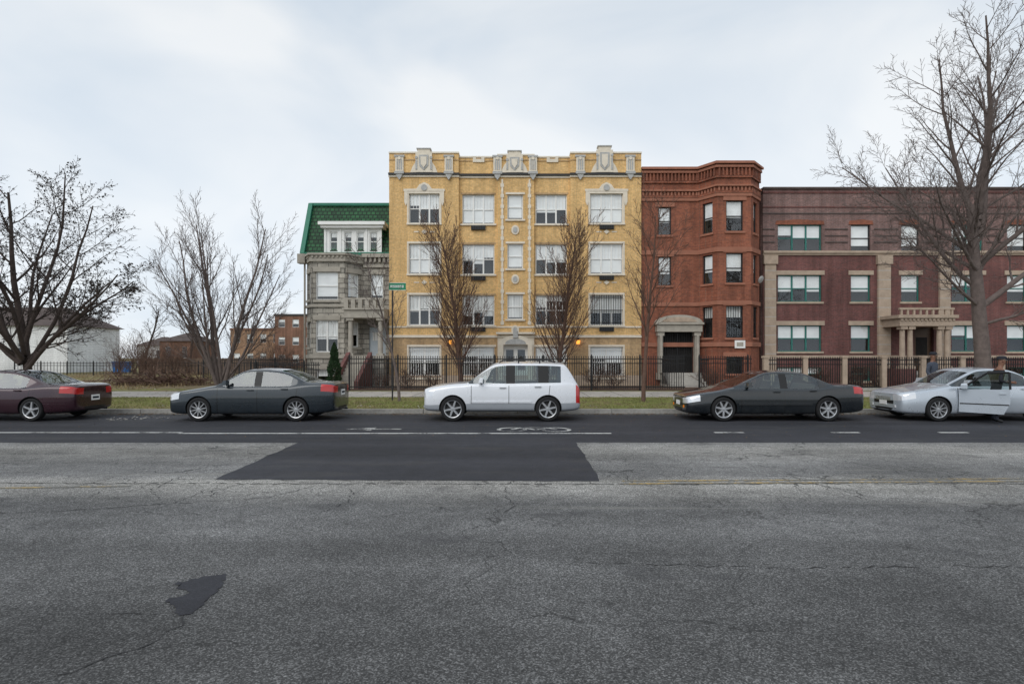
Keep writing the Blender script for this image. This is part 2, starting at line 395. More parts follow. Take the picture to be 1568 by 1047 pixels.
def crackline(mb,pts,w):
    P=[]
    for (ax,ay),(bx,by) in zip(pts,pts[1:]):
        n=max(2,int(math.hypot(bx-ax,by-ay)/.07))
        for i in range(n): P.append((ax+(bx-ax)*i/n+R.gauss(0,.02),ay+(by-ay)*i/n+R.gauss(0,.02)))
    for a,c in zip(P,P[1:]):
        if R.random()<.10: continue
        ww=w*R.uniform(.25,1.1); dx,dy=c[0]-a[0],c[1]-a[1]; L=math.hypot(dx,dy) or 1; nx,ny=-dy/L*ww,dx/L*ww
        mb.poly([(a[0]-nx,a[1]-ny,.0086),(c[0]-nx,c[1]-ny,.0086),(c[0]+nx,c[1]+ny,.0086),(a[0]+nx,a[1]+ny,.0086)],M['tarc'])
M['tarc']=mat('crack_tar',(.025,.025,.026),.8)
b=MB()
crackline(b,[(-2.4,4.1),(-2.25,3.8),(-2.35,3.5),(-2.6,3.2),(-2.9,3.0)],.006)
crackline(b,[(-2.5,3.95),(-2.9,4.0)],.006)
crackline(b,[(-30,7.95),(-14,8.2),(-5.2,8.1),(2,8.05),(9,8.12),(24,8.0)],.014)
crackline(b,[(0.5,5.0),(2.2,4.85),(4.5,4.9),(9,4.7)],.006)
crackline(b,[(-12,6.7),(-8,6.5),(-5.5,6.6),(-3.2,7.3),(-2.8,8.0)],.008)
crackline(b,[(4.2,8.1),(4.5,7.4),(5.2,7.0),(6.4,6.9),(10,6.6)],.007)
for i in range(40):
    x=R.uniform(-14,14); y=R.uniform(6.4,8.3); crackline(b,[(x,y),(x+R.uniform(-.4,.4),y+R.uniform(.3,.8)),(x+R.uniform(-.7,.7),y+R.uniform(.8,1.4))],.006)
b.build('road_cracks')
b=MB(); z=.013
def strip(x0,x1,y,w,m): b.poly([(x0,y-w,z),(x1,y-w,z),(x1,y+w,z),(x0,y+w,z)],m)
strip(-60,-8,13.55,.06,M['wpaint']); strip(-8,2.2,13.4,.06,M['wpaint'])
for a,c in ((1095,1140),(1275,1318),(1440,1485),(1605,1650)): strip(xc(a,13.5),xc(c,13.5),13.55,.065,M['wpaint'])
b.build('lane_line')
b=MB(); z=.014; PW=M['wpaint2']
strip(-4.2,-2.9,14.2,.06,PW)
b.poly([(-4.3,14.2,z+.0005),(-3.6,13.9,z+.0005),(-3.6,14.5,z+.0005)],PW)
def ring(cx,cy,rx,ry,t):
    k=20
    for i in range(k):
        a,c=2*pi*i/k,2*pi*(i+1)/k
        b.poly([(cx+rx*cos(a),cy+ry*sin(a),z),(cx+rx*cos(c),cy+ry*sin(c),z),(cx+(rx-t)*cos(c),cy+(ry-t)*sin(c),z),(cx+(rx-t)*cos(a),cy+(ry-t)*sin(a),z)],PW)
ring(-.15,14.1,.38,.42,.1); ring(.95,14.1,.38,.42,.1)
z=.0145
def seg(p,q,w=.05):
    dx,dy=q[0]-p[0],q[1]-p[1]; L=math.hypot(dx,dy); nx,ny=-dy/L*w,dx/L*w
    b.poly([(p[0]-nx,p[1]-ny,z),(q[0]-nx,q[1]-ny,z),(q[0]+nx,q[1]+ny,z),(p[0]+nx,p[1]+ny,z)],PW)
for p,q in (((-.15,14.1),(.1,14.5)),((.12,14.5),(.7,14.45)),((.7,14.45),(.95,14.1)),((.1,14.5),(.45,14.0)),((.46,14.0),(.7,14.45))):
    z+=.0004; seg(p,q)
b.build('bike_lane_symbol')
b=MB(); z=.0095
b.poly([(xc(955,8.1),8.04,z),(28,8.8,z),(28,8.88,z),(xc(955,8.1),8.12,z)],M['ypaint'])
b.poly([(xc(955,8.1),8.22,z),(28,8.98,z),(28,9.05,z),(xc(955,8.1),8.28,z)],M['ypaint'])
b.poly([(-14,7.3,z),(-5.4,7.9,z),(-5.4,7.97,z),(-14,7.37,z)],M['ypaint'])
b.build('centre_line')

# ------------------------------------------------------------ yellow building
def shell(mb,x0,x1,Yf,zt,dep,m,gap=.75):
    mb.box(x0+.01,x1-.01,Yf+gap,Yf+dep,.1,zt-.5,m)
    mb.box(x0,x0+.2,Yf+.32,Yf+dep,.1,zt-.02,m); mb.box(x1-.2,x1,Yf+.32,Yf+dep,.1,zt-.02,m)
    mb.box(x0+.2,x1-.2,Yf+.31,Yf+gap,zt-.9,zt-.49,M['tar'])
def yellow():
    e=empty('yellow_brick_apartment_building',(0,33.5,.15))
    w=MB(); tr=MB(); wn=MB(); Y=33.5
    X=lambda p:(p-793)/26; Z=lambda q:CAMH-(q-547)/26
    rows=[(298,343),(374,420),(452,498),(531,578)]
    secs=[(597,703,-.18,(627,674),237),(703,762,0,(708,757),242),(762,818,-.14,(777,801),240),(818,873,0,(820,868),242),(873,981,-.18,(903,953),237)]
    C=M['cream']; CG=M['creamg']
    BL=[[.5,.97,.45,.35],[.97,.55,.7,.3],[.95]*4,[.6,.5,.3,.4],[.97,.97,.6,.4]]
    for si,(a,c,off,wx,top) in enumerate(secs):
        f=Face(w,(0,Y+off),(1,Y+off)); u0,u1=X(a),X(c); v0,v1=X(wx[0]),X(wx[1]); mid=(v0+v1)/2
        ops=[]
        for ri,(t,bt) in enumerate(rows):
            if si==2:
                if ri==3: continue
                ops.append((v0,v1,Z([337,412,489][ri]),Z([299,374,451][ri])))
            else: ops.append((v0,v1,Z(bt),Z(t)))
        if si==2: ops.append((X(771),X(808),.5,Z(528)))
        zt=Z(top)
        zb=Z(515)
        f.wall(u0,u1,zb,zt,ops,M['ybrick'])
        f.wall(u0,u1,.1,zb,ops,M['ybrick2'] if si!=2 else C)
        if off:
            for uu in (u0,u1): w.poly([f.P(uu,0,.1),f.P(uu,-off,.1),f.P(uu,-off,zt),f.P(uu,0,zt)],M['ybrick'])
        f.quad(u0,u1,zt-1.2,zt,.32-off,M['ybrick'])
        f.box(u0-.02,u1+.02,-.05,.36-off,zt,zt+.09,C,tr)
        f.box(u0-(.03 if off else -.0),u1+(.03 if off else 0),-.14,.0,Z(270),Z(267),M['dark'],tr)
        f.box(u0-(.03 if off else 0),u1+(.03 if off else 0),-.07,.0,Z(273),Z(270)-.003,C,tr)
        f.box(u0,u1,-.05,.0,Z(502),Z(499.5),C,tr); f.box(u0,u1,-.07,.0,Z(517),Z(513),C,tr)
        f.box(u0,u1,-.03,0,Z(247.5),Z(246),M['ybrick2'],tr)
        f.box(u0,u1,-.04,0,.1,.75,M['tan'],tr)
        for ri,o in enumerate(ops[:4]):
            a0,a1,z0,z1=o
            if si==2 and ri==3: continue
            f.win(wn,a0,a1,z0,z1,panes=1 if si==2 else (2 if ri==3 else 3),blind=BL[si][ri],bm=M['curt'] if ri==2 else M['blind'],mun=0 if (si==2 or ri==3) else 2,bars=(M['white'] if ri==3 else (M['iron'] if (si==4 and ri==2) else None)))
            f.box(a0-.12,a1+.12,-.09,.09,z0-.1,z0,C,tr)
            if si in(0,4,2) or ri==3: f.box(a0-.1,a1+.1,-.045,0,z1,z1+.12,C,tr)
            else: f.box(a0-.08,a1+.08,-.02,0,z1,z1+.10,M['ybrick2'],tr)
            if si in(0,4) and ri==0:
                f.box(a0-.1,a0,-.035,0,z0,z1-.001,C,tr); f.box(a1,a1+.1,-.035,0,z0,z1-.001,C,tr)
                for s in (-1,1):
                    uu=a0-.17 if s<0 else a1+.17
                    f.prism([(uu-.09,z1+.13),(uu-.09,z1-.5),(uu,z1-.72),(uu+.09,z1-.5),(uu+.09,z1+.13)],-.05,0,C,tr)
                f.prism([(a0-.3,z1+.13),(a1+.3,z1+.13),(a1+.3,z1+.26),(mid+.45,z1+.28),(mid+.28,z1+.52),(mid,z1+.66),(mid-.28,z1+.52),(mid-.45,z1+.28),(a0-.3,z1+.26)],-.06,0,C,tr)
                f.disc(mid,z1+.34,.18,-.10,-.06,CG,tr)
            elif si in(0,4):
                f.box(a0-.1,a0,-.035,0,z0,z1-.001,C,tr); f.box(a1,a1+.1,-.035,0,z0,z1-.001,C,tr)
            if si in(0,4) and ri in(0,1):
                zz=z0-.5; f.prism([(mid-.17,zz),(mid,zz-.14),(mid+.17,zz),(mid,zz+.14)],-.05,0,C,tr); f.box(mid-.6,mid-.3,-.025,0,zz-.03,zz+.03,C,tr); f.box(mid+.3,mid+.6,-.025,0,zz-.03,zz+.03,C,tr)
            if si==2 and ri<3:
                zz=z0-.62; f.disc(mid,zz,.23,-.06,0,C,tr,ry=.28); f.disc(mid,zz,.13,-.09,-.06,CG,tr,ry=.17)
            if ((si in(1,4) and ri in(0,1,2)) ):
                f.box(mid-.42,mid+.42,-.14,.0,z0-.36,z0-.11,M['dark'],tr)
                for k in range(6): f.box(mid-.38+k*.135,mid-.31+k*.135,-.155,-.14,z0-.33,z0-.14,M['iron'],tr)
        if si==2:
            for uu in (u0+.28,u1-.28):
                z=Z(500)
                f.box(uu-.05,uu+.05,-.05,0,Z(500)+.08,Z(276),C,tr)
                k=0
                while z+.3*k<Z(292):
                    s=.06 if k%2 else .10
                    f.box(uu-s,uu+s,-.06,-.0,z+.1+.31*k,z+.1+.31*k+.2,C,tr); k+=1
    f=Face(tr,(0,Y-.18),(1,Y-.18))
    for p in (613,688,762,816,888,964):
        d=0 if p in(613,688,888,964) else .04
        u=X(p)
        f.box(u-.24,u+.24,-.10+d,.18,Z(268),Z(242),C); f.box(u-.3,u+.3,-.13+d,.18,Z(243),Z(240),CG); f.box(u-.28,u+.28,-.2+d,.18,Z(269),Z(265),CG)
        f.prism([(u-.2,Z(269)),(u-.11,Z(274)),(u,Z(278)),(u+.11,Z(274)),(u+.2,Z(269))][::1],-.16+d,.18,CG)
        for s in (-.12,.0,.12): f.box(u+s-.03,u+s+.03,-.13+d,-.10+d,Z(262),Z(246),CG)
        f.disc(u,Z(245),.09,-.145+d,-.13+d,C)
    for p,t in ((650,230),(788,233),(925,226)):
        u=X(p); d=0 if p!=788 else .04
        f.prism([(u-.48,Z(266)),(u+.48,Z(266)),(u+.48,Z(t+6)),(u+.36,Z(t+6)),(u+.36,Z(t+1)),(u-.36,Z(t+1)),(u-.36,Z(t+6)),(u-.48,Z(t+6))],-.09+d,.3,C)
        f.box(u-.42,u+.42,-.13+d,.34,Z(t+1),Z(t-.5),CG)
        f.prism([(u,Z(263)),(u+.26,Z(256)),(u+.28,Z(t+10)),(u-.28,Z(t+10)),(u-.26,Z(256))],-.13+d,-.09+d,CG)
        f.prism([(u,Z(260)),(u+.16,Z(254)),(u+.18,Z(t+13)),(u-.18,Z(t+13)),(u-.16,Z(254))],-.16+d,-.13+d,C)
        for s in (-1,1):
            f.disc(u+s*.43,Z(t+14),.08,-.13+d,-.09+d,CG); f.box(u+s*.43-.05,u+s*.43+.05,-.12+d,-.09+d,Z(262),Z(t+18),CG)
        f.prism([(u+.48,Z(266)),(u+.8,Z(266)),(u+.66,Z(257)),(u+.48,Z(250))],-.05+d,.1,C); f.prism([(u-.8,Z(266)),(u-.48,Z(266)),(u-.48,Z(250)),(u-.66,Z(257))],-.05+d,.1,C)
    f=Face(tr,(0,Y),(1,Y))
    for p in (733,846):
        u=X(p); f.prism([(u-.34,Z(249)),(u+.34,Z(249)),(u+.34,Z(240)),(u+.16,Z(240)),(u+.16,Z(244)),(u-.16,Z(244)),(u-.16,Z(240)),(u-.34,Z(240))],-.06,.4,C)
    f=Face(tr,(0,Y-.14),(1,Y-.14)); cx=X(789.5)
    zb=Z(528)
    f.box(X(764),X(771),-.22,0,.15,zb,C); f.box(X(808),X(815),-.22,0,.15,zb,C)
    arc=[(cx+1.0*cos(t),zb+.55*sin(t)) for t in [pi*i/12 for i in range(13)]]
    f.prism(arc,-.22,0,C); arc=[(cx+.62*cos(t),zb+.03+.33*sin(t)) for t in [pi*i/12 for i in range(13)]]
    f.prism(arc,-.25,-.22,CG); f.box(cx-.15,cx+.15,-.3,-.22,zb+.4,zb+.8,CG); f.box(X(760),X(819),-.28,0,zb+.62,zb+.74,C)
    f.box(X(771),X(808),.2,.25,.5,Z(528),M['white']); 
    for s in (-1,1):
        f.quad(cx+s*.34-.22,cx+s*.34+.22,1.05,2.25,.19,M['room']); f.quad(cx+s*.34-.22,cx+s*.34+.22,1.05,2.25,.18,M['glass'])
        f.box(cx+s*.06-.02,cx+s*.06+.02,.14,.19,1.2,1.4,M['dark'])
    for k in range(3): f.box(cx-1.1,cx+1.1,-.3-.3*(3-k),-.3*(2-k)-.0,.15,.27+.12*k,M['conc'])
    for p in (690,884):
        u=X(p); f.box(u-.05,u+.05,-.3,.14,Z(519),Z(518),M['iron'])
        tr.cyl(u,Y-.42,Z(527),Z(521),.10,.13,M['glow'],8); tr.cyl(u,Y-.42,Z(521),Z(518),.16,.03,M['iron'],8)
    shell(w,X(597)+.01,X(981)-.01,Y,Z(238),14,M['ybrick'])
    w.build('walls',e); tr.build('terracotta_trim',e); wn.build('windows',e)
yellow()

# ------------------------------------------------------------ grey stone house
def grey():
    e=empty('grey_stone_house',(-10.2,34,.15)); w=MB(); tr=MB(); wn=MB(); st=M['stone']; T=M['stonet']
    P=[(-12.6,34.0),(-11.98,33.0),(-10.05,33.0),(-9.25,34.0),(-7.57,34.0)]
    zt=zc(392,33.2)
    Zf=lambda q:zc(q,33.0)
    for i in range(4):
        f=Face(w,P[i],P[i+1]); ops=[]
        if i==1: ops=[(.25,1.55,Zf(459),Zf(416)),(.25,1.55,Zf(539),Zf(490)),(.3,1.5,.35,Zf(565))]
        if i==2: ops=[(.25,1.0,Zf(458),Zf(417)),(.25,1.0,Zf(531),Zf(492))]
        if i==0: ops=[(.3,.9,Zf(458),Zf(417)),(.3,.9,Zf(531),Zf(492))]
        if i==3: ops=[(.45,1.2,zc(457,34),zc(420,34)),(.35,1.35,1.9,zc(501,34))]
        f.wall(0,f.L,.1,zt,ops,st)
        for k,o in enumerate(ops):
            if i==3 and k==1:
                f.box(o[0],o[1],.12,.2,o[2],o[3],M['greydoor'],wn); f.quad(o[0]+.2,o[1]-.2,o[2]+.9,o[3]-.3,.11,M['curt'],wn); continue
            f.win(wn,*o,blind=.9 if k==0 else .5,bm=M['blind'] if k==0 else M['curt'],panes=2 if (i==1 and k==1) else 1,mun=1 if (i==1 and k==1) else 0)
            f.box(o[0]-.15,o[1]+.15,-.06,0,o[3],o[3]+.28,T,tr); f.box(o[0]-.12,o[1]+.12,-.1,.09,o[2]-.14,o[2],T,tr)
    pband(tr,P[:4],zt,zt+.12,.22,T); pband(tr,P[:4],zt-.35,zt,.1,T); pband(tr,P[:4],Zf(470),Zf(466),.08,T); pband(tr,P[:4],1.75,1.95,.1,T)
    for i in range(3):
        f=Face(tr,P[i],P[i+1]); n=int(f.L/.24)
        for k in range(n): f.box((k+.25)*f.L/n,(k+.7)*f.L/n,-.17,-.1,zt-.14,zt-.005,T)
    tr.poly([(*p,zt+.13) for p in P[:4]],M['tar'])
    f=Face(tr,(0,34),(1,34)); zr=zc(392,34)
    f.box(-9.25,-7.57,-.3,0,zr-.12,zr+.1,T); f.box(-9.2,-7.57,-.15,0,zr-.7,zr-.55,T)
    for k in range(6): f.box(-9.1+k*.27,-8.97+k*.27,-.22,0,zr-.4,zr-.12,T)
    w.box(-12.58,-7.6,34.3,34.34,zt,zr+.1,st); w.box(-12.6,-7.58,34.75,46,.1,zr,M['dbrick2']); w.box(-12.6,-12.4,34.0,34.8,.1,zr,st)
    ze=zr+.12; Yt=35.3; zz=zc(315,Yt)
    tr.box(-12.85,-7.58,33.75,34.1,ze-.1,ze+.06,M['green'])
    xa,xb=-12.8,-7.57
    tr.poly([(xa,33.95,ze+.07),(xb,33.95,ze+.07),(xb,Yt,zz),(xa,Yt,zz)],M['tiles'])
    tr.poly([(xa,33.95,ze),(xa,Yt,zz),(xa,46,zz),(xa,46,ze)][::-1],M['dbrick2']); tr.poly([(xb,33.95,ze),(xb,Yt,zz),(xb,46,zz),(xb,46,ze)],M['dbrick2'])
    tr.poly([(xa,Yt,zz),(xb,Yt,zz),(xb,46,zz),(xa,46,zz)],M['tar'])
    tr.box(xa-.08,xb,Yt-.12,Yt+.1,zz-.03,zz+.14,M['green'])
    tr.hexa([(xa-.14,33.72,ze),(xa+.12,33.72,ze),(xa+.12,34.1,ze),(xa-.14,34.1,ze),(xa-.14,Yt-.15,zz+.12),(xa+.12,Yt-.15,zz+.12),(xa+.12,Yt+.2,zz+.12),(xa-.14,Yt+.2,zz+.12)],M['green'])
    tr.box(xa-.2,xa+.25,33.5,33.95,zr-.5,zr+.05,M['stonet'])
    tr.cyl(-12.68,33.85,.2,zr-.5,.06,.06,M['stonet'],8)
    Yd=33.95; X=lambda p:xc(p,Yd); Z=lambda q:zc(q,Yd)
    f=Face(w,(0,Yd),(1,Yd)); ops=[(X(p),X(q),Z(385),Z(355)) for p,q in ((505,517),(527,539),(546,558),(566,578))]
    f.wall(X(498),X(584),ze+.06,Z(350),ops,M['white'],rev=.12)
    for o in ops: f.win(wn,*o,rec=.06,blind=.25,bm=M['curt'])
    for p in (498,521,561,583): f.box(X(p)-.05,X(p)+.07,-.05,0,ze+.065,Z(350),M['white'],tr)
    w.box(X(498),X(584),Yd+.6,Yt+.6,ze,Z(350)-.01,M['white'])
    w.poly([(X(498),Yd,ze),(X(498),Yd,Z(350)),(X(498),Yd+.7,Z(350)),(X(498),Yd+.7,ze)],M['white']); w.poly([(X(584),Yd,ze),(X(584),Yd,Z(350)),(X(584),Yd+.7,Z(350)),(X(584),Yd+.7,ze)],M['green'])
    tr.box(X(493),X(588),Yd-.25,Yt+.7,Z(350),Z(346),M['white']); tr.box(X(490),X(591),Yd-.38,Yt+.7,Z(346)+.002,Z(341),M['white']); tr.box(X(495),X(586),Yd-.1,Yt+.6,Z(341)+.002,Z(339),M['tar'])
    zp=1.9; fz=zc(487,32.6); fz2=zc(475,32.6)
    tr.box(-9.75,-7.6,32.3,33.98,zp-.2,zp,T); tr.box(-9.7,-7.65,32.4,33.9,.1,zp-.2,st)
    tr.box(-9.85,-7.58,32.25,33.98,fz,fz2,T); tr.box(-9.95,-7.58,32.15,33.98,fz2,fz2+.1,T)
    for k in range(6): tr.box(-9.85+k*.4,-9.62+k*.4,32.2,32.4,fz2+.1,zc(459,32.3),T)
    tr.box(-9.87,-7.6,32.19,32.42,zc(459,32.3),zc(459,32.3)+.1,T)
    for x in (-9.55,-7.85):
        tr.cyl(x,32.5,zp+.12,fz-.15,.15,.125,T,16); tr.box(x-.2,x+.2,32.3,32.7,zp,zp+.12,T); tr.box(x-.2,x+.2,32.3,32.7,fz-.15,fz,T)
    n=10
    for k in range(n):
        z1=.15+(zp-.15)*(n-k)/n-.0; y1=32.3-.28*k; tr.box(-9.5,-8.5,y1-.28,y1,.1,z1-.17,T)
    for x in (-9.72,-8.48): tr.hexa([(x,29.5,.1),(x+.2,29.5,.1),(x+.2,32.3,.1),(x,32.3,.1),(x,29.5,.55),(x+.2,29.5,.55),(x+.2,32.3,2.1),(x,32.3,2.1)],M['dbrick'])
    w.build('walls',e); tr.build('roof_and_trim',e); wn.build('windows',e)
grey()

# ------------------------------------------------------------ red building
def red():
    e=empty('red_brick_building',(10.5,33.5,.15)); w=MB(); tr=MB(); wn=MB(); B=M['rbrick']; T=M['rband']
    Yc=32.45
    P=[(7.26,33.5),(10.62,33.5),(11.36,Yc),(13.3,Yc),(14.22,33.5)]
    zt=zc(252,Yc)
    for i in range(4):
        f=Face(w,P[i],P[i+1]); ops=[]
        if i==0:
            X=lambda p:xc(p,33.5)-P[0][0]; Z=lambda q:zc(q,33.5)
            ops=[(X(1008),X(1028),Z(360),Z(317)),(X(1008),X(1028),Z(437),Z(393)),(X(1014),X(1061),.9,Z(506))]
        elif i==1: ops=[(.3,.98,zc(b,33),zc(t,33)) for t,b in ((311,358),(391,435),(470,517))]
        elif i==2:
            X=lambda p:xc(p,Yc)-P[2][0]; Z=lambda q:zc(q,Yc)
            ops=[(X(1112),X(1138),Z(b),Z(t)) for t,b in ((307,354),(387,433),(468,517),(546,572))]
        else: ops=[(.4,1.0,zc(b,33),zc(t,33)) for t,b in ((311,358),(391,435),(470,517))]
        f.wall(0,f.L,.1,zt,ops,B)
        for k,o in enumerate(ops):
            if i==0 and k==2:
                f.box(o[0],o[1],.2,.26,o[2],o[3],M['room'],wn); n=13
                for j in range(n): c=o[0]+(o[1]-o[0])*(j+.5)/n; f.box(c-.015,c+.015,.02,.045,o[2],o[3],M['iron'],wn)
                for zz in (o[2]+.1,1.9,2.6,o[3]-.08): f.box(o[0],o[1],.015,.05,zz-.025,zz+.025,M['iron'],wn)
                for c in (o[0]+.05,(o[0]+o[1])/2,o[1]-.05): f.box(c-.04,c+.04,.0,.06,o[2],o[3],M['iron'],wn)
                continue
            f.win(wn,*o,fr=M['dark'],blind=[.55,.6,.35,0][k],bm=M['blind'] if k<2 else M['curt'],mun=0,bars=M['iron'] if k>=2 else None)
            if i in(0,2): f.box(o[0]-.18,o[1]+.18,-.05,0,o[3],o[3]+.26,T,tr)
            f.box(o[0]-.1,o[1]+.1,-.08,.09,o[2]-.12,o[2],T,tr)
    for z,h,p in ((zc(388,33),.26,.07),(zc(469,33)+.05,.22,.07),(zc(306,33)+.05,.25,.08),(zc(524,33)-.25,.25,.09)):
        pband(tr,P,z,z+h,p,T)
    for q,h,p in ((300,.12,.10),(290,.1,.14),(277,.1,.10),(262,.14,.17),(256,.12,.22)):
        z=zc(q,33); pband(tr,P,z,z+h,p,T if p>.13 else B)
    pband(tr,P,zt,zt+.12,.26,M['rband'])
    for i in range(4):
        f=Face(tr,P[i],P[i+1]); n=int(f.L/.2)
        for k in range(n):
            f.box((k+.25)*f.L/n,(k+.7)*f.L/n,-.12,0,zc(274,33),zc(262,33),B)
            f.box((k+.25)*f.L/n,(k+.7)*f.L/n,-.08,0,zc(299,33)+.1,zc(291,33),T)
    tr.poly([(P[0][0],33.85,zt),(P[1][0],33.85,zt)]+[(14.2,33.85,zt),(14.22,33.5,zt+.06),(13.3,Yc,zt+.06),(11.36,Yc,zt+.06),(10.62,33.5,zt+.06),(7.26,33.5,zt+.06)],M['tar'])
    shell(w,7.26,14.2,33.5,zt-.3,14,B)
    f=Face(tr,(0,33.5),(1,33.5)); X=lambda p:xc(p,33.2); Z=lambda q:zc(q,33.2); C=M['stonet']
    for p in (1008,1064): 
        f.box(X(p),X(p+7),-.35,0,.6,Z(508),C); f.box(X(p)-.06,X(p+7)+.06,-.42,0,.5,.9,C); f.box(X(p)-.06,X(p+7)+.06,-.42,0,Z(514),Z(508)+.002,C)
        tr.cyl(X(p+3.5),33.05,.9,Z(514),.11,.09,C,12)
    f.box(X(1005),X(1074),-.5,0,Z(508),Z(497),C); f.box(X(1003),X(1076),-.6,0,Z(497)+.001,Z(494),C)
    cx=X(1039); f.prism([(cx+1.35*cos(t),Z(494)+.45*sin(t)) for t in [pi*i/14 for i in range(15)]],-.5,0,C)
    f.prism([(cx+1.0*cos(t),Z(493)+.28*sin(t)) for t in [pi*i/14 for i in range(15)]],-.53,-.5,M['tan'])
    for k in range(5): f.box(X(1012),X(1068),-.6-.3*(5-k),-.55-.3*(4-k) if k<4 else 0,.1,.15+.15*(k+1),M['conc'])
    for p in (1011,1069):
        for k in range(8): f.box(X(p)-.012,X(p)+.012,-.7-.2*k,-.68-.2*k,.3,1.7,M['iron'])
        f.box(X(p)-.02,X(p)+.02,-2.2,-.6,1.65,1.7,M['iron'])
    f2=Face(tr,(0,Yc),(1,Yc)); f2.box(xc(1124,Yc),xc(1140,Yc),-.12,-.09,zc(533,Yc),zc(521,Yc),M['white']); f2.box(xc(1127,Yc),xc(1137,Yc),-.125,-.12,zc(530,Yc),zc(524,Yc),M['stonet'])
    bpy.ops.mesh.primitive_uv_sphere_add(segments=16,ring_count=8,radius=.22,location=(14.1,33.0,zc(428,33))); d=bpy.context.object; d.name='satellite_dish_part'; d.scale=(1,.3,1); d.rotation_euler=(.4,0,.6); d.data.materials.append(M['creamg']); d.parent=e; d.matrix_parent_inverse=Matrix.Translation(-Vector(e.location))
    w.build('walls',e); tr.build('stone_trim',e); wn.build('windows',e)
red()

# ------------------------------------------------------------ maroon row building
def row():
    e=empty('maroon_brick_row_house',(24,34,.15)); w=MB(); tr=MB(); wn=MB(); Y=34.0
    X=lambda p:xc(p,Y); Z=lambda q:zc(q,Y); T=M['tan']
    f=Face(w,(0,Y),(1,Y)); x0,x1=X(1168),X(1800)
    rows=[(344,385),(421,462),(498,538),(562,583)]
    cols=[(1191,1258,3),(1303,1333,1),(1380,1408,1),(1457,1505,2),(1542,1572,1),(1602,1669,3),(1714,1744,1)]
    ops=[];meta=[]
    for a,c,n in cols:
        for r,(t,b) in enumerate(rows):
            if r>=2 and a==1380: continue
            ops.append((X(a),X(c),Z(b),Z(t))); meta.append((n,r))
    ops.append((X(1400),X(1430),1.0,Z(499))); meta.append((0,0))
    zc1=Z(389)
    f.wall(x0,x1,.1,zc1,ops,M['dbrick'])
    f.wall(x0,x1,zc1,Z(290),ops,M['dbrick2'])
    for o,(n,r) in zip(ops,meta):
        if n==0:
            f.box(o[0],o[1],.22,.28,o[2],o[3],M['door'],wn); f.quad(o[0]+.25,o[1]-.25,1.9,3.0,.21,M['room'],wn); continue
        f.win(wn,*o,panes=n,fr=M['teal'] if n>1 else (M['teal'] if r else M['dark']),blind=[.8,.62,.5,0][r] if (n+r)%3 else .5,bm=M['blind'])
        f.box(o[0]-.1,o[1]+.1,-.07,.09,o[2]-.12,o[2],T,tr)
        if r==0:
            f.prism([(o[0]-.15,o[3]+.0),(o[1]+.15,o[3]+.0),(o[1]+.1,o[3]+.22)]+([((o[0]+o[1])/2,o[3]+.30)])+[(o[0]-.1,o[3]+.22)],-.04,0,M['rbrick'],tr)
        elif r<3: f.box(o[0]-.16,o[1]+.16,-.05,0,o[3],o[3]+.26,T,tr)
    f.box(x0,x1,-.16,0,Z(388),Z(384.5),T,tr); f.box(x0,x1,-.08,0,Z(391),Z(388)-.001,T,tr)
    f.box(x0,x1,-.1,.3,Z(290),Z(287),M['roof'],tr); f.box(x0,x1,-.05,0,Z(296),Z(293),M['dbrick'],tr)
    for q in (318,328,352,362,372):
        segs=[(x0,x1)]
        for o in ops:
            if o[2]<Z(q)<o[3]+.45:
                ns=[]
                for a,b in segs:
                    if o[0]-.2>a and o[1]+.2<b: ns+= [(a,o[0]-.2),(o[1]+.2,b)]
                    else: ns.append((a,b))
                segs=ns
        for a,b in segs: f.box(a,b,-.035,0,Z(q),Z(q)+.07,M['roof'] if q>325 else M['dbrick'],tr)
    f.box(x0,x1,-.08,0,Z(548),Z(544),T,tr)
    for a,c in ((1170,1187),(1343,1362),(1437,1453),(1583,1600),(1760,1776)):
        f.box(X(a),X(c),-.14,0,.15,Z(405),T,tr); f.box(X(a)-.08,X(c)+.08,-.22,0,Z(405),Z(392),T,tr); f.box(X(a)-.06,X(c)+.06,-.2,0,.15,.8,T,tr)
        k=.9
        while k<Z(415): f.box(X(a)-.003,X(c)+.003,-.143,0,k,k+.03,M['creamg'],tr); k+=.55
    Yp=32.3; XX=lambda p:xc(p,Yp); ZZ=lambda q:zc(q,Yp)
    tr.box(XX(1378),XX(1462),Yp,Y-.01,ZZ(499),ZZ(487),T); tr.box(XX(1374),XX(1466),Yp-.12,Y-.01,ZZ(487)+.002,ZZ(482),T)
    for k in range(14): tr.box(XX(1379)+k*.226,XX(1379)+k*.226+.12,Yp-.06,Yp,ZZ(491),ZZ(488),T)
    for k in range(9): tr.box(XX(1380)+k*.36,XX(1380)+k*.36+.1,Yp+.02,Yp+.12,ZZ(482),ZZ(474),T)
    tr.box(XX(1378),XX(1462),Yp,Yp+.14,ZZ(474),ZZ(471),T)
    for p in (1386,1398,1443,1455):
        tr.cyl(XX(p),Yp+.25,1.3,ZZ(504),.16,.13,T,16); tr.box(XX(p)-.19,XX(p)+.19,Yp+.05,Yp+.45,ZZ(504),ZZ(499)-.001,T); tr.box(XX(p)-.2,XX(p)+.2,Yp+.05,Yp+.45,1.15,1.3,T)
    tr.box(XX(1378),XX(1403),Yp,Y-.01,.1,1.15,M['dbrick']); tr.box(XX(1438),XX(1462),Yp,Y-.01,.1,1.15,M['dbrick'])
    for k in range(6): tr.box(XX(1404),XX(1437),Yp-.28*(5-k),Yp-.28*(4-k) if k<5 else Y-.01,.1,.15+.14*(k+1),M['conc'])
    shell(w,x0,x1,Y,Z(289),14,M['dbrick2'])
    w.build('walls',e); tr.build('stone_trim',e); wn.build('windows',e)
row()

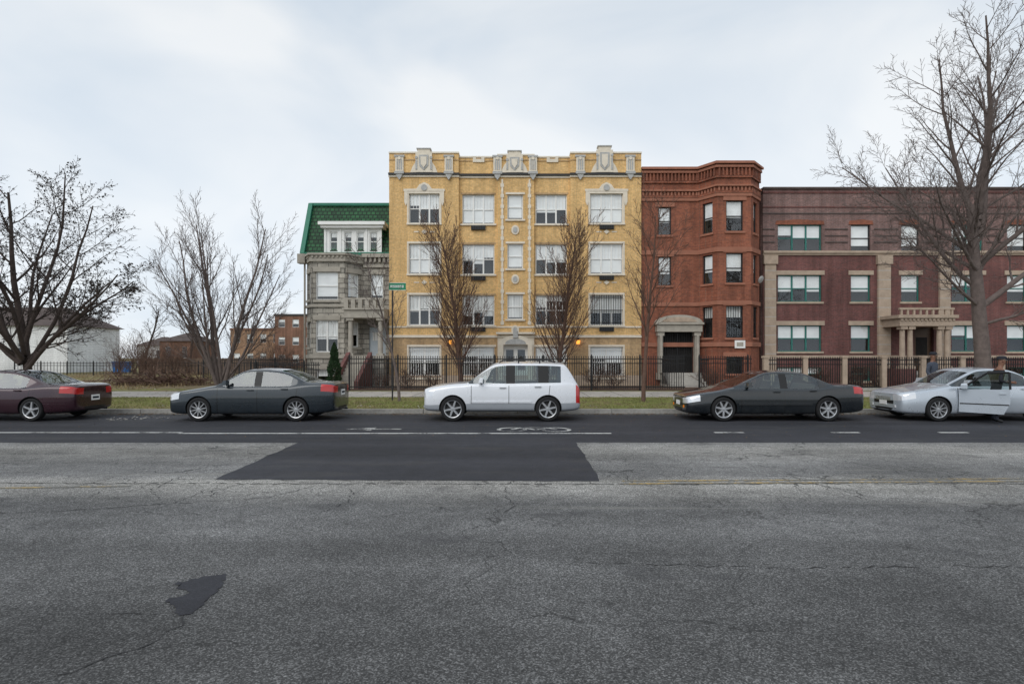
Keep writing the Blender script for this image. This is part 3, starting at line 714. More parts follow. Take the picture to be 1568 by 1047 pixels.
# ------------------------------------------------------------ far buildings
def house(name,x0,x1,Y,dep,h,wm,rm,rh,cols,rws,hip=True):
    e=empty(name,((x0+x1)/2,Y,.15)); w=MB(); wn=MB(); f=Face(w,(0,Y),(1,Y)); ops=[]
    for i in range(cols):
        for j in range(rws):
            cx=x0+(x1-x0)*(i+.5)/cols; z0=.15+h*(j+.3)/rws; ops.append((cx-.5,cx+.5,z0,z0+h/rws*.45))
    f.wall(x0,x1,.1,h,ops,wm,rev=.15)
    for o in ops: f.win(wn,*o,rec=.08,blind=R.choice([0,.3,.6]))
    w.box(x0,x1,Y+.65,Y+dep,.1,h-.01,wm); 
    for xx in (x0,x1-.15): w.box(xx,xx+.15,Y+.01,Y+.66,.1,h-.01,wm)
    if rh>0:
        a,b,c,d=(x0-.4,Y-.4,h),(x1+.4,Y-.4,h),(x1+.4,Y+dep+.4,h),(x0-.4,Y+dep+.4,h)
        i=min((x1-x0),dep)/2*.95 if hip else 0
        r0,r1=(x0+i-.4,Y+dep/2,h+rh),(x1-i+.4,Y+dep/2,h+rh)
        w.poly([a,b,r1,r0],rm); w.poly([c,d,r0,r1],rm); w.poly([b,c,r1],rm if hip else wm); w.poly([d,a,r0],rm if hip else wm); w.poly([a,d,c,b],rm)
    else: w.box(x0-.1,x1+.1,Y-.1,Y+dep,h,h+.3,rm)
    w.build('walls',e); wn.build('windows',e)
M['brA']=brick('orange_brick',(.35,.19,.10),(.28,.15,.08),(.3,.25,.2)); M['brB']=brick('brown_brick_far',(.24,.11,.075),(.19,.09,.06),(.2,.15,.1))
house('white_siding_house',-68,-48.3,61,8,5.2,M['siding'],M['roof'],2.3,2,1)
house('brown_brick_house',-70.5,-64,112,9,5.0,M['brB'],M['roof'],1.8,2,1)
house('white_bungalow',-79,-73,118,9,4.2,M['siding'],M['roof'],2.0,2,1)
house('brown_brick_house',-60,-51,125,10,5.6,M['brB'],M['tar'],0,3,2)
house('tan_brick_flats',-46.5,-38,92,12,6.2,M['brA'],M['brB'],0,4,2)
house('brown_brick_house',-37.6,-29,88,12,8.2,M['brB'],M['tar'],0,4,3)
for i,x in enumerate((-42.9,-42.0)):
    b=MB(); e=empty('blue_recycling_bin',(x,61,.15))
    b.hexa([(-.28,-.3,0.05),(.28,-.3,.05),(.28,.3,.05),(-.28,.3,.05),(-.36,-.4,1.1),(.36,-.4,1.1),(.36,.4,1.1),(-.36,.4,1.1)],M['blue']); b.box(-.38,.38,-.44,.42,1.1,1.2,M['blue']); b.cyl(-.3,.3,0,.2,.1,.1,M['blk']); b.cyl(.3,.3,0,.2,.1,.1,M['blk'])
    b.build('bin_body',e,local=True)
b=MB(); x=-40
while x<-24: b.box(x,x+.14,60,60.03,.15,1.7+R.uniform(-.05,.05),M['wood']); x+=.15
b.build('wooden_fence')

# ------------------------------------------------------------ iron fences
def fence(name,x0,x1,Y,h,posts=2.4,stone=False,z0=.15,gap=.115):
    b=MB(); x=x0
    while x<x1:
        b.box(x-.014,x+.014,Y-.014,Y+.014,z0+.08,z0+h+R.uniform(-.004,.004),M['iron'])
        b.hexa([(x-.026,Y-.012,z0+h),(x+.026,Y-.012,z0+h),(x+.026,Y+.012,z0+h),(x-.026,Y+.012,z0+h)]+[(x,Y,z0+h+.10)]*4,M['iron']); x+=gap
    for z in (.16,h-.32,h-.10): b.box(x0,x1,Y-.017,Y+.017,z0+z,z0+z+.045,M['iron'])
    x=x0
    while x<=x1+.01:
        if stone: b.box(x-.11,x+.11,Y-.11,Y+.11,z0,z0+h+.02,M['tan']); b.box(x-.15,x+.15,Y-.15,Y+.15,z0+h+.02,z0+h+.12,M['tan'])
        else: b.box(x-.04,x+.04,Y-.04,Y+.04,z0,z0+h+.05,M['iron']); b.cyl(x,Y,z0+h+.05,z0+h+.15,.05,.02,M['iron'],8)
        x+=posts
    if stone: b.box(x0,x1,Y-.08,Y+.08,z0,z0+.14,M['conc'])
    b.build(name)
fence('iron_fence',-8.35,8.3,28.2,1.65)
fence('iron_fence',9.0,11.6,28.2,1.65)
fence('iron_fence',12.3,36,28.25,1.6,posts=1.95,stone=True)
fence('iron_fence',-13.0,-9.8,28.2,1.35)
fence('iron_fence',-21,-13.2,38,1.55)
fence('iron_fence',-46,-22,52,1.2,gap=.3)

# ------------------------------------------------------------ trees
UP=Vector((0,0,1))
def rdir(d,ang,az):
    u=d.orthogonal().normalized(); w=d.cross(u)
    return (d*cos(ang)+(u*cos(az)+w*sin(az))*sin(ang)).normalized()
def grow(mb,p,d,L,r,lv,P,tips,nowob=False):
    n=P['seg'][lv]; last=lv==len(P['n']); pts=[p.copy()]; rad=[r]; dirs=[d.copy()]
    mn=P.get('rmin',.006); wob=.02 if nowob else P['wob']; up=0 if nowob else P['up'][lv]
    for i in range(n):
        d=(d+Vector((R.gauss(0,wob),R.gauss(0,wob),R.gauss(0,wob)))+UP*up).normalized()
        p=p+d*(L/n); pts.append(p.copy()); rad.append(max(mn*.7,r*(1-(i+1)/n*(1-(P['tip'] if not nowob else .5))))); dirs.append(d.copy())
    mb.tube(pts,rad,P['k'][lv],P['mat'])
    if last: tips.append((p,d)); return
    c=P['n'][lv]; az=R.uniform(0,6.28); s0=.62 if nowob else P['st'][lv]
    for j in range(c):
        t=s0+(1-s0)*(j+R.uniform(0,.9))/c; fi=t*n; i=min(int(fi),n-1); fr=fi-i
        q=pts[i].lerp(pts[i+1],fr); rr=rad[i]*(1-fr)+rad[i+1]*fr; az+=2.4+R.uniform(-.4,.4)
        a=radians(P['ang'][lv]*R.uniform(.7,1.25))
        grow(mb,q,rdir(dirs[i],a,az),L*P['lr'][lv]*(1-.45*t)*R.uniform(.75,1.2),max(mn,min(rr*P['rr'],.07 if nowob else 9)),lv+1,P,tips)
    return
def tree(name,loc,starts,P,leaves=None):
    mb=MB(); tips=[]
    for s in starts: o,d,L,r,lv=s[:5]; grow(mb,Vector(loc)+Vector(o),Vector(d).normalized(),L,r,lv,P,tips,len(s)>5)
    e=empty(name,loc); mb.build('trunk_and_branches',e,smooth=True)
    if leaves:
        lb=MB()
        for p,d in tips:
            if leaves.get('zmin',0)>p.z and R.random()<.75: continue
            for k in range(R.randint(*leaves['n'])):
                s=leaves['s']*R.uniform(.5,1.2); q=p-d*R.uniform(0,.3)+Vector((R.gauss(0,.04),R.gauss(0,.04),R.gauss(0,.04)))
                a=Vector((R.gauss(0,1),R.gauss(0,1),R.gauss(0,1))).normalized(); b2=a.orthogonal().normalized()*.55
                lb.poly([tuple(q-a*s),tuple(q+b2*s),tuple(q+a*s),tuple(q-b2*s)],leaves['m'])
        lb.build('leaves',e)
    return e
P1=dict(n=[9,8,6],seg=[7,5,4,3],k=[7,4,3,3],wob=.07,up=[.035,.05,.04,.02],tip=.25,st=[.18,.15,.1],ang=[48,42,42],lr=[.42,.5,.5],rr=.5,mat=M['barkd'],rmin=.008)
X1=xc(38,22)
st=[((0,0,-.1),(.02,0,1),8.4,.17,0)]+[((dx*.12,dy*.12,h),(dx,dy,1),L,.09,0) for dx,dy,h,L in ((.5,.2,1.3,6.8),(-.45,-.2,1.5,6.8),(.28,-.45,1.8,6.6),(-.25,.45,1.7,6.6),(.85,-.1,1.2,5.4),(-.85,.1,1.4,5.4),(1.3,.2,1.5,4.2),(.7,.7,1.6,5),(-1.2,-.2,1.4,4.2),(.1,-1,1.6,4.4),(.2,.1,2.2,6.8))]
tree('leafless_dark_tree',(X1,22,.15),st,P1,dict(n=(1,2),s=.05,m=M['leafd'],zmin=3.4))
P2=dict(n=[9,8,6],seg=[8,6,4,3],k=[7,4,3,3],wob=.05,up=[.03,.10,.08,.05],tip=.22,st=[.22,.12,.1],ang=[32,30,34],lr=[.44,.44,.5],rr=.48,mat=M['bark'],rmin=.009)
x=xc(338,31)
st=[((R.uniform(-.25,.25),R.uniform(-.2,.2),-.1),(a,b,1),L,r,0) for a,b,L,r in ((-.62,.1,7.6,.10),(-.36,-.15,8.2,.11),(-.16,.1,9.2,.13),(.08,-.1,8.4,.11),(.24,.1,9.0,.12),(.42,-.1,8.0,.10),(.66,.1,7.0,.09),(-.9,-.1,6.2,.08),(1.0,.0,5.2,.07),(-.05,-.3,6.5,.08))]
tree('bare_multi_stem_tree',(x,31,.15),st,P2)
def columnar(name,x,Y,h,w):
    P=dict(n=[62,10,6],seg=[8,6,4,3],k=[7,4,3,3],wob=.05,up=[.02,.16,.13,.1],tip=.2,st=[.09,.1,.1],ang=[40,28,30],lr=[.46*w,.38,.45],rr=.40,mat=M['barkr'],rmin=.009)
    tree(name,(x,Y,.15),[((0,0,-.1),(0,0,1),h,.14,0)],P)
columnar('columnar_pear_tree',xc(707,30),30,8.0,.92); columnar('columnar_pear_tree',xc(854,30),30,8.1,.90)
P3=dict(n=[14,7,4],seg=[8,5,4,3],k=[8,4,3,3],wob=.06,up=[.02,.10,.08,.05],tip=.2,st=[.33,.15,.1],ang=[42,35,35],lr=[.42,.45,.5],rr=.5,mat=M['bark'],rmin=.007)
tree('street_sapling',(xc(612,21.3),21.3,.15),[((0,0,-.1),(-.01,0,1),5.4,.06,0)],P3)
P4=dict(P3); P4['n']=[24,9,5]; P4['st']=[.3,.12,.1]; P4['lr']=[.38,.42,.5]; P4['mat']=M['barkr']
tree('street_tree',(xc(985,21.2),21.2,.15),[((0,0,-.1),(0,0,1),7.0,.085,0)],P4)
P5=dict(n=[6,12,10,6],seg=[8,7,6,4,3],k=[12,10,4,3,3],wob=.07,up=[.0,.03,.06,.05,.03],tip=.18,st=[.5,.15,.12,.1],ang=[50,42,40,40],lr=[.6,.5,.42,.48],rr=.46,mat=M['bark'],rmin=.008)
Y5=21.8; x5=xc(1508,Y5)
def T5(h): return (-.035*h,0,h)
mbst=[((0,0,-.1),(-.035,0,1),7.6,.30,1,1),
 (T5(6.6),(-.32,.1,1),6.6,.12,1),(T5(7.2),(-.06,-.2,1),6.8,.14,1),(T5(6.3),(.30,.2,1),7.4,.13,1),(T5(6.9),(.12,.25,1),6.6,.11,1),
 (T5(4.2),(-.95,.1,.72),6.0,.095,1),(T5(3.5),(-.95,-.3,.42),4.6,.07,1),(T5(3.6),(.9,-.1,.75),6.2,.12,1),(T5(5.2),(.65,-.4,.8),6,.10,1),(T5(5.4),(-.75,.5,.78),6.4,.095,1),(T5(2.9),(.8,-.4,.3),3.4,.06,1),(T5(4.8),(-.8,-.5,.6),5.4,.075,1)]
tree('large_bare_street_tree',(x5,Y5,.15),mbst,P5)
PS=dict(n=[6,4],seg=[4,3,2],k=[4,3,3],wob=.12,up=[.04,.04,.02],tip=.4,st=[.2,.1],ang=[40,40],lr=[.5,.5],rr=.6,mat=M['barkr'],rmin=.007)
def shrub(x,Y,h,n=14):
    tree('bare_shrub',(x,Y,.15),[((R.uniform(-.2,.2),R.uniform(-.2,.2),0),(R.gauss(0,.45),R.gauss(0,.3),1),h*R.uniform(.7,1.1),.018,0) for _ in range(n)],PS)
for p in (585,628,660,745,835,905,940,1085,1200,1230,1262,1290,1320,1350,1480,1530,1560): shrub(xc(p,30.3)+R.uniform(-.2,.2),30.2+R.uniform(-.5,.6),R.uniform(.8,1.5))
for p,Y,h in ((215,52,3),(250,56,3.5),(290,60,3),(420,45,3),(180,50,3),(232,48,2.5),(205,56,4),(440,40,2.2),(270,50,2.5)): shrub(xc(p,Y),Y,h,22)
PD=dict(n=[9,7,5],seg=[5,4,3,2],k=[5,3,3,3],wob=.1,up=[.02,.05,.05,.05],tip=.3,st=[.25,.15,.1],ang=[45,40,40],lr=[.5,.5,.5],rr=.5,mat=M['barkd'],rmin=.028)
mb=MB(); tp=[]
for i in range(22):
    x=-112+i*4.6+R.uniform(-2,2); y=R.uniform(95,130); grow(mb,Vector((x,y,.1)),Vector((0,0,1)),R.uniform(7,10.5),.25,0,PD,tp)
mb.build('distant_trees')
e=empty('arborvitae_shrub',(xc(512,29.4),29.4,.15)); b=MB(); H=2.35
b.cyl(e.location.x,29.4,.15,.5,.06,.05,M['barkd'],6)
for i in range(2600):
    t=R.random()**.8; rr=(.42*(1-t)**.75+.03)*R.uniform(.55,1.1)*(1+.15*sin(t*17)); a=R.uniform(0,6.28)
    q=Vector((e.location.x+rr*cos(a),29.4+rr*sin(a),.2+t*H)); s=R.uniform(.03,.075)
    v=Vector((cos(a)*.5+R.gauss(0,.4),sin(a)*.5+R.gauss(0,.4),1)).normalized(); u=v.orthogonal().normalized()*.45
    b.poly([tuple(q-v*s),tuple(q+u*s),tuple(q+v*s),tuple(q-u*s)],M['ever'])
b.build('foliage',e)
b=MB()
for i in range(600):
    cx,cy=xc(240,34),34; p=Vector((cx+R.gauss(0,1.6),cy+R.gauss(0,.8),.15+abs(R.gauss(0,.3)))); d=Vector((R.gauss(0,1),R.gauss(0,1),R.gauss(0,.3))).normalized()
    b.tube([p,p+d*.5,p+d*R.uniform(.7,1.4)+Vector((0,0,R.gauss(0,.1)))],[.025,.018,.008],4,M['barkr'])
b.build('brush_pile')
b=MB()
for i in range(30000):
    x=R.uniform(-21,21); y=18.3+5.2*R.random()
    if R.random()<.4 and math.sin(x*1.3+y)*math.cos(y*2.1-x*.7)>.3: continue
    h=R.uniform(.03,.09); a=R.uniform(0,3.14); wv=R.uniform(.006,.012); lx,ly=R.gauss(0,.03),R.gauss(0,.03)
    b.poly([(x-wv*cos(a),y-wv*sin(a),.15),(x+wv*cos(a),y+wv*sin(a),.15),(x+lx,y+ly,.15+h)],M['blade'])
for i in range(9000):
    y=R.uniform(28,58); x=xc(R.uniform(0,460),y)
    if math.sin(x*.7+y*.3)+math.cos(y*.5-x*.4)<.1: continue
    h=R.uniform(.08,.35); a=R.uniform(0,3.14); wv=R.uniform(.01,.025); lx,ly=R.gauss(0,.08),R.gauss(0,.08)
    b.poly([(x-wv*cos(a),y-wv*sin(a),.15),(x+wv*cos(a),y+wv*sin(a),.15),(x+lx,y+ly,.15+h)],M['straw'])
b.build('grass')
b=MB()
def lf(x,y,z,s,m):
    a=R.uniform(0,6.28); t=R.uniform(-.02,.03)
    b.poly([(x+s*cos(a),y+s*sin(a),z+.004),(x-s*.6*sin(a),y+s*.6*cos(a),z+.01+t*.3),(x-s*cos(a),y-s*sin(a),z+.006),(x+s*.6*sin(a),y-s*.6*cos(a),z+.02)],m)
for i in range(3800): lf(R.uniform(-22,22),18.3+R.random()**1.3*5.4,.16,R.uniform(.02,.05),M['litter'])
for i in range(2600): lf(R.uniform(-22,22),18.08-abs(R.gauss(0,.25)),.014,R.uniform(.015,.045),M['litter'])
for i in range(500): lf(R.uniform(-22,22),R.uniform(23.6,28),.157,R.uniform(.02,.04),M['litter'])
for i in range(90): lf(R.uniform(-20,20),R.uniform(18.4,19.5),.16,R.uniform(.02,.05),M['paper'])
for i in range(60): lf(xc(215,16.8)+R.gauss(0,.5),16.6+R.gauss(0,.25),.014,R.uniform(.03,.07),M['kerb'])
for i in range(260): lf(R.uniform(-18,18),R.uniform(12.3,17.5),.014,R.uniform(.008,.022),M['litter'])
for i in range(500): 
    y=R.uniform(28,55); lf(xc(R.uniform(0,450),y),y,.17,R.uniform(.05,.13),M['paper' if i%4==0 else 'litter'])
b.build('leaf_litter')

# ------------------------------------------------------------ street sign
e=empty('street_name_sign',(xc(601,21.8),21.8,.15)); b=MB()
b.cyl(e.location.x,21.8,.1,4.65,.03,.03,M['dark'],8); sx=e.location.x
b.box(sx-.12,sx+.52,21.75,21.77,4.36,4.65,M['signg']); b.box(sx-.12,sx+.52,21.745,21.7485,4.36,4.375,M['white']); b.box(sx-.12,sx+.52,21.745,21.7485,4.635,4.65,M['white'])
for k in range(7): b.box(sx-.06+k*.075,sx-.02+k*.075,21.745,21.7488,4.46,4.56,M['white'])
b.build('pole_and_blade',e)

# ------------------------------------------------------------ cars
def paint(name,col,metal,seams,zlo,zhi,W):
    g=G(name); o=g.sep(); m=None
    for s in seams:
        c=g.ma('COMPARE',g.ma('ADD',o[0],g.ma('MULTIPLY',o[2],s[1])),s[0],.009); m=c if m is None else g.ma('MAXIMUM',m,c)
    m=g.ma('MULTIPLY',m,g.ma('MULTIPLY',g.ma('GREATER_THAN',o[2],zlo),g.ma('LESS_THAN',o[2],zhi)))
    m=g.ma('MULTIPLY',m,g.ma('GREATER_THAN',g.ma('ABSOLUTE',o[1]),W*.8))
    d=g.mr(o[2],.2,.5,1,0)
    col2=g.mix(g.ma('MULTIPLY',d,g.mr(g.noise(5,4),.4,.7,0,.18)),col,(.10,.10,.095))
    g.fin(g.mix(g.ma('MULTIPLY',m,.9),col2,(.004,.004,.004)),g.mr(g.noise(3,4),.3,.7,.24,.36),metal)
    g.b.inputs['Coat Weight'].default_value=1; g.b.inputs['Coat Roughness'].default_value=.04
    return g.m
def stations_sedan(p):
    wb,fo,ro,H,W=p['wb'],p['fo'],p['ro'],p['H'],p['W']; n,cz,dz=p['nose'],p['cowlz'],p['deckz']; c,rf,rr,dk=p['xs']; bp=p['bp']
    xe=wb+ro; belt=lambda x: cz-.03+(dz-.10-cz)*max(0,min(1,(x-c)/(dk-c)))
    s=[(-fo,.28,W*.68,n-.05,0,n+.0,n+.01,0,'L'),(-fo+.06,.2,W*.87,n-.01,0,n+.04,n+.055,0,'L'),(-fo+.30,.17,W*.96,n+.05,0,n+.095,n+.12,0,'H'),
       (0.0,.17,W*.99,(n+cz)/2+.02,0,(n+cz)/2+.07,(n+cz)/2+.10,0,'H'),(c-.12,.17,W,cz-.04,0,cz+.01,cz+.035,0,'H'),(c,.17,W,cz-.03,0,cz+.02,cz+.04,0,'W'),
       (rf-.06,.17,W,belt(rf),W*.69,H-.065,H-.02,1,'V'),(rf+.12,.17,W,belt(rf),W*.68,H-.035,H-.00,1,'G'),(bp-.04,.17,W,belt(bp),W*.68,H-.02,H+.015,1,'P'),(bp+.05,.17,W,belt(bp),W*.68,H-.02,H+.015,1,'G'),
       (rr,.17,W,belt(rr),W*.67,H-.045,H-.0,1,'R'),(rr+(dk-rr)*.42,.17,W,belt(rr+.3),W*.65,H-.05-(H-dz)*.30,H-.01-(H-dz)*.31,1,'C'),
       (dk,.18,W*.99,dz-.06,0,dz+.0,dz+.02,0,'T'),(xe-.34,.2,W*.96,dz-.06,0,dz+.0,dz+.02,0,'K'),(xe-.05,.25,W*.87,dz-.09,0,dz-.03,dz-.01,0,'K'),(xe,.30,W*.70,dz-.14,0,dz-.09,dz-.07,0,'E')]
    return s
def stations_suv(p):
    wb,fo,ro,H,W=p['wb'],p['fo'],p['ro'],p['H'],p['W']; n,cz=p['nose'],p['cowlz']; c,rf,rr,_=p['xs']; bp=p['bp']; xe=wb+ro; bz=p['belt']
    b2=bp+.98
    return [(-fo,.36,W*.68,n-.06,0,n-.0,n+.01,0,'L'),(-fo+.06,.27,W*.88,n-.02,0,n+.04,n+.06,0,'L'),(-fo+.30,.25,W*.97,n+.04,0,n+.10,n+.13,0,'H'),
       (0,.25,W,(n+cz)/2+.04,0,(n+cz)/2+.09,(n+cz)/2+.13,0,'H'),(c-.12,.25,W,cz-.05,0,cz+.01,cz+.04,0,'H'),(c,.25,W,cz-.01,0,cz+.03,cz+.05,0,'W'),
       (rf-.08,.25,W,bz,W*.74,H-.09,H-.03,1,'V'),(rf+.14,.25,W,bz,W*.73,H-.05,H-.01,1,'G'),(bp-.04,.25,W,bz,W*.73,H-.04,H+.01,1,'P'),(bp+.05,.25,W,bz,W*.73,H-.04,H+.01,1,'G'),
       (b2,.25,W,bz+.02,W*.73,H-.045,H+.01,1,'P'),(b2+.10,.25,W,bz+.02,W*.73,H-.05,H+.0,1,'G'),(rr-.14,.25,W,bz+.03,W*.71,H-.065,H-.01,1,'C'),
       (rr,.26,W*.985,bz+.03,W*.69,H-.11,H-.05,1,'Z'),(xe-.12,.28,W*.94,bz+.0,0,bz+.06,bz+.07,0,'K'),(xe-.03,.32,W*.88,bz-.12,0,bz-.05,bz-.04,0,'K'),(xe,.36,W*.72,bz-.3,0,bz-.25,bz-.24,0,'E')]
def wheel(mb,x,y,r,sg,spokes,wid=.2,rimm=None):
    prof=[(.19,.66),(.20,.93),(.17,.99),(.10,1.0),(.03,.99),(0,.93),(-.004,.84),(.0,.74),(.02,.71)]; rim=[(.02,.71),(.003,.705),(.008,.66),(.06,.64),(.12,.62)]
    K=32
    def lathe(pr,m):
        b=len(mb.v); q=mb.mi(m)
        for o,t in pr:
            for i in range(K):
                a=2*pi*i/K; mb.v.append((x+r*t*cos(a),y-sg*o,r+r*t*sin(a)))
        for k in range(len(pr)-1):
            for i in range(K):
                j=(i+1)%K; mb.f.append((b+k*K+i,b+k*K+j,b+(k+1)*K+j,b+(k+1)*K+i)); mb.m.append(q)
    rm=rimm or M['alloy']; lathe(prof,M['rub']); lathe(rim,rm); lathe([(.10,.65),(.10,.0)],M['blk']); lathe([(.02,.14),(.01,.12),(.008,0)],rm)
    lathe([(.08,.42),(.08,.1)],M['dark'])
    for i in range(spokes):
        a=2*pi*i/spokes+.2; ca,sa=cos(a),sin(a)
        def pt(rad,tw,o): return (x+r*(rad*ca-tw*sa),y-sg*o,r+r*(rad*sa+tw*ca))
        w0=.10 if spokes<8 else .05; w1=.075 if spokes<8 else .04
        mb.hexa([pt(.08,-w0,.06),pt(.67,-w1,.06),pt(.67,w1,.06),pt(.08,w0,.06),pt(.08,-w0*.8,.015),pt(.67,-w1*.8,.012),pt(.67,w1*.8,.012),pt(.08,w0*.8,.015)],rm)
def bbox(mb,x0,x1,y0,y1,z0,z1,m,c=.3):
    zm=z1-(z1-z0)*.25; dx=(x1-x0)*c*.5; dy=(y1-y0)*c*.5
    mb.box(x0,x1,y0,y1,z0,zm,m)
    mb.hexa([(x0,y0,zm),(x1,y0,zm),(x1,y1,zm),(x0,y1,zm),(x0+dx,y0+dy,z1),(x1-dx,y0+dy,z1),(x1-dx,y1-dy,z1),(x0+dx,y1-dy,z1)],m)
def car(name,loc,pm,st,p,clad=None,spokes=5,rz=0,rails=False,midf=.45):
    e=empty(name,loc,rz); W=p['W']; wb=p['wb']; r=p['r'] if 'r' in p else .33; H=p['H']
    mats=[pm,M['cglass'],M['blk'],M['hl'],M['tl'],clad or pm]
    rings=[]; V=[]; VR=[]
    for s in st:
        x,zb,w,zs,ry,rz_,tz,cab,tag=s
        rg=[(0,zb),(.80*w,zb),(.96*w,zb+.06),(1.0*w,zb+midf*(zs-zb)),(.985*w,zs-.15),(.955*w,zs-.012),(.905*w,zs+.02)]
        if cab: rg+=[(ry+.055,rz_-.05),(ry+.01,rz_-.005),(ry*.5,tz-.008),(0,tz)]
        else: rg+=[(.80*w,(zs+rz_)/2+.028),(.68*w,rz_+.005),(.35*w,tz-.005),(0,tz)]
        rings.append([(x,y,z) for y,z in rg])
    n=len(rings[0]); F_=[]; MI=[]
    idx=[]
    for k,rg in enumerate(rings):
        a=[]; 
        for j,(x,y,z) in enumerate(rg): a.append(len(V)); V.append((x,-y,z)); VR.append((k,j))
        b=[a[0]]
        for j,(x,y,z) in enumerate(rg[1:-1]): b.append(len(V)); V.append((x,y,z)); VR.append((k,j+1))
        b.append(a[-1]); idx.append((a,b))
    for k in range(len(st)-1):
        tag=st[k][8]
        for j in range(n-1):
            mi=0
            if j<=2 and clad: mi=5
            if j==0: mi=2
            if tag=='L' and j in(4,5): mi=3
            if tag=='K' and j in(4,5) : mi=4
            if tag=='K' and p.get('tallk') and j==3: mi=4
            if tag=='W': 
                if j in(8,9) or j==6: mi=1
            if tag=='V':
                if j==6: mi=1
            if tag=='G' and j==6: mi=1
            if tag=='P' and j==6: mi=2
            if tag=='R':
                if j in(8,9,6): mi=1
            if tag=='C' and j in(8,9) and not rails: mi=1
            if tag=='Z' and j in(8,9): mi=1
            a,b=idx[k]; c,d=idx[k+1]
            F_.append((a[j],c[j],c[j+1],a[j+1])); MI.append(mi)
            F_.append((b[j],b[j+1],d[j+1],d[j])); MI.append(mi)
    for which,k in ((0,0),(1,len(st)-1)):
        a,b=idx[k]
        for j in range(n-1):
            q=[a[j],a[j+1],b[j+1],b[j]] if which==0 else [a[j],b[j],b[j+1],a[j+1]]
            q2=[]
            for v in q:
                if v not in q2: q2.append(v)
            F_.append(tuple(q2)); mi=0
            if which==0 and j in(3,): mi=2
            if which==0 and j in (1,): mi=2
            if which==1 and j==1: mi=2
            if clad and j in(1,2) and mi==0: mi=5
            MI.append(mi)
    me=bpy.data.meshes.new('tmp'); me.from_pydata(V,[],F_)
    for m in mats: me.materials.append(m)
    me.polygons.foreach_set('material_index',MI); me.update()
    # crease the glass line, roof rail, shoulder, screen base and lid edge
    at=me.attributes.new('crease_edge','FLOAT','EDGE'); cv=[]
    ntag=[s[8] for s in st]
    for ed in me.edges:
        (k0,j0),(k1,j1)=VR[ed.vertices[0]],VR[ed.vertices[1]]; c=0
        if j0==j1 and k0!=k1: c={5:.35,6:.6,7:.65,8:.35,2:.3}.get(j0,0)
        elif k0==k1 and j0>=6 and j1>=6 and ntag[k0] in 'WT': c=.5
        elif k0==k1 and k0 in (1,len(st)-2): c=.15
        cv.append(c)
    at.data.foreach_set('value',cv)
    ob=bpy.data.objects.new('tmpbody',me); S.collection.objects.link(ob)
    ss=ob.modifiers.new('s','SUBSURF'); ss.levels=3; ss.render_levels=3
    cutters=[]
    for xx in (0,wb):
        for sg in (-1,1):
            cb=MB(); K=36; R0=r+.035; y0,y1=sg*(W-.30),sg*(W+.3)
            for y in (y0,y1):
                for i in range(K): cb.v.append((xx+R0*cos(2*pi*i/K),y,r+.01+R0*sin(2*pi*i/K)))
            for i in range(K):
                j=(i+1)%K; cb.f.append((i,j,K+j,K+i)); cb.m.append(2)
            cb.f.append(tuple(range(K))); cb.m.append(2); cb.f.append(tuple(range(K,2*K))); cb.m.append(2)
            cb.mats=mats; co=cb.build('cut'); co.hide_render=True
            bm=bmesh.new(); bm.from_mesh(co.data); bmesh.ops.recalc_face_normals(bm,faces=bm.faces); bm.to_mesh(co.data); bm.free()
            cutters.append(co); bo=ob.modifiers.new('b','BOOLEAN'); bo.operation='DIFFERENCE'; bo.object=co; bo.solver='EXACT'
    dg=bpy.context.evaluated_depsgraph_get(); nm=bpy.data.meshes.new_from_object(ob.evaluated_get(dg)); nm.name='body'
    bpy.data.objects.remove(ob)
    for c in cutters: bpy.data.objects.remove(c)
    nm.polygons.foreach_set('use_smooth',[True]*len(nm.polygons))
    try: nm.set_sharp_from_angle(angle=radians(38))
    except Exception: pass
    bo=bpy.data.objects.new('body',nm); S.collection.objects.link(bo); bo.parent=e
    for nmx,xx in (('front',0),('rear',wb)):
        for sd,sg in (('left',-1),('right',1)):
            wbm=MB(); wheel(wbm,xx,sg*(W-.02),r,sg,spokes); wbm.build('wheel_%s_%s'%(nmx,sd),e,local=True)
    b=MB(); c,rf,rr,dk=p['xs']; bp=p['bp']; zl=p['cowlz']-.06
    b.box(c+.15,dk-.15,-W*.8,W*.8,.3,zl-.28,M['seat']); bbox(b,c+.1,c+.55,-W*.78,W*.78,zl-.28,zl-.02,M['blk'])
    for sg in (-1,1):
        b.hexa([(bp-.15,sg*.38-.24,zl-.3),(bp+.0,sg*.38-.24,zl-.3),(bp+.0,sg*.38+.24,zl-.3),(bp-.15,sg*.38+.24,zl-.3),(bp+.03,sg*.38-.2,zl+.22),(bp+.13,sg*.38-.2,zl+.22),(bp+.13,sg*.38+.2,zl+.22),(bp+.03,sg*.38+.2,zl+.22)],M['seat'])
        bbox(b,bp+.04,bp+.14,sg*.38-.12,sg*.38+.12,zl+.24,zl+.42,M['seat'])
    b.hexa([(bp+.8,-.62,zl-.3),(bp+.95,-.62,zl-.3),(bp+.95,.62,zl-.3),(bp+.8,.62,zl-.3),(bp+.95,-.58,zl+.16),(bp+1.05,-.58,zl+.16),(bp+1.05,.58,zl+.16),(bp+.95,.58,zl+.16)],M['seat'])
    K=18
    pts=[Vector((c+.68+.05*sin(2*pi*i/K),-.38+.18*cos(2*pi*i/K),zl+.02+.17*sin(2*pi*i/K))) for i in range(K+1)]; b.tube(pts,[.015]*(K+1),5,M['blk'])
    b.build('interior',e,local=True)
    b=MB(); n_=p['nose']
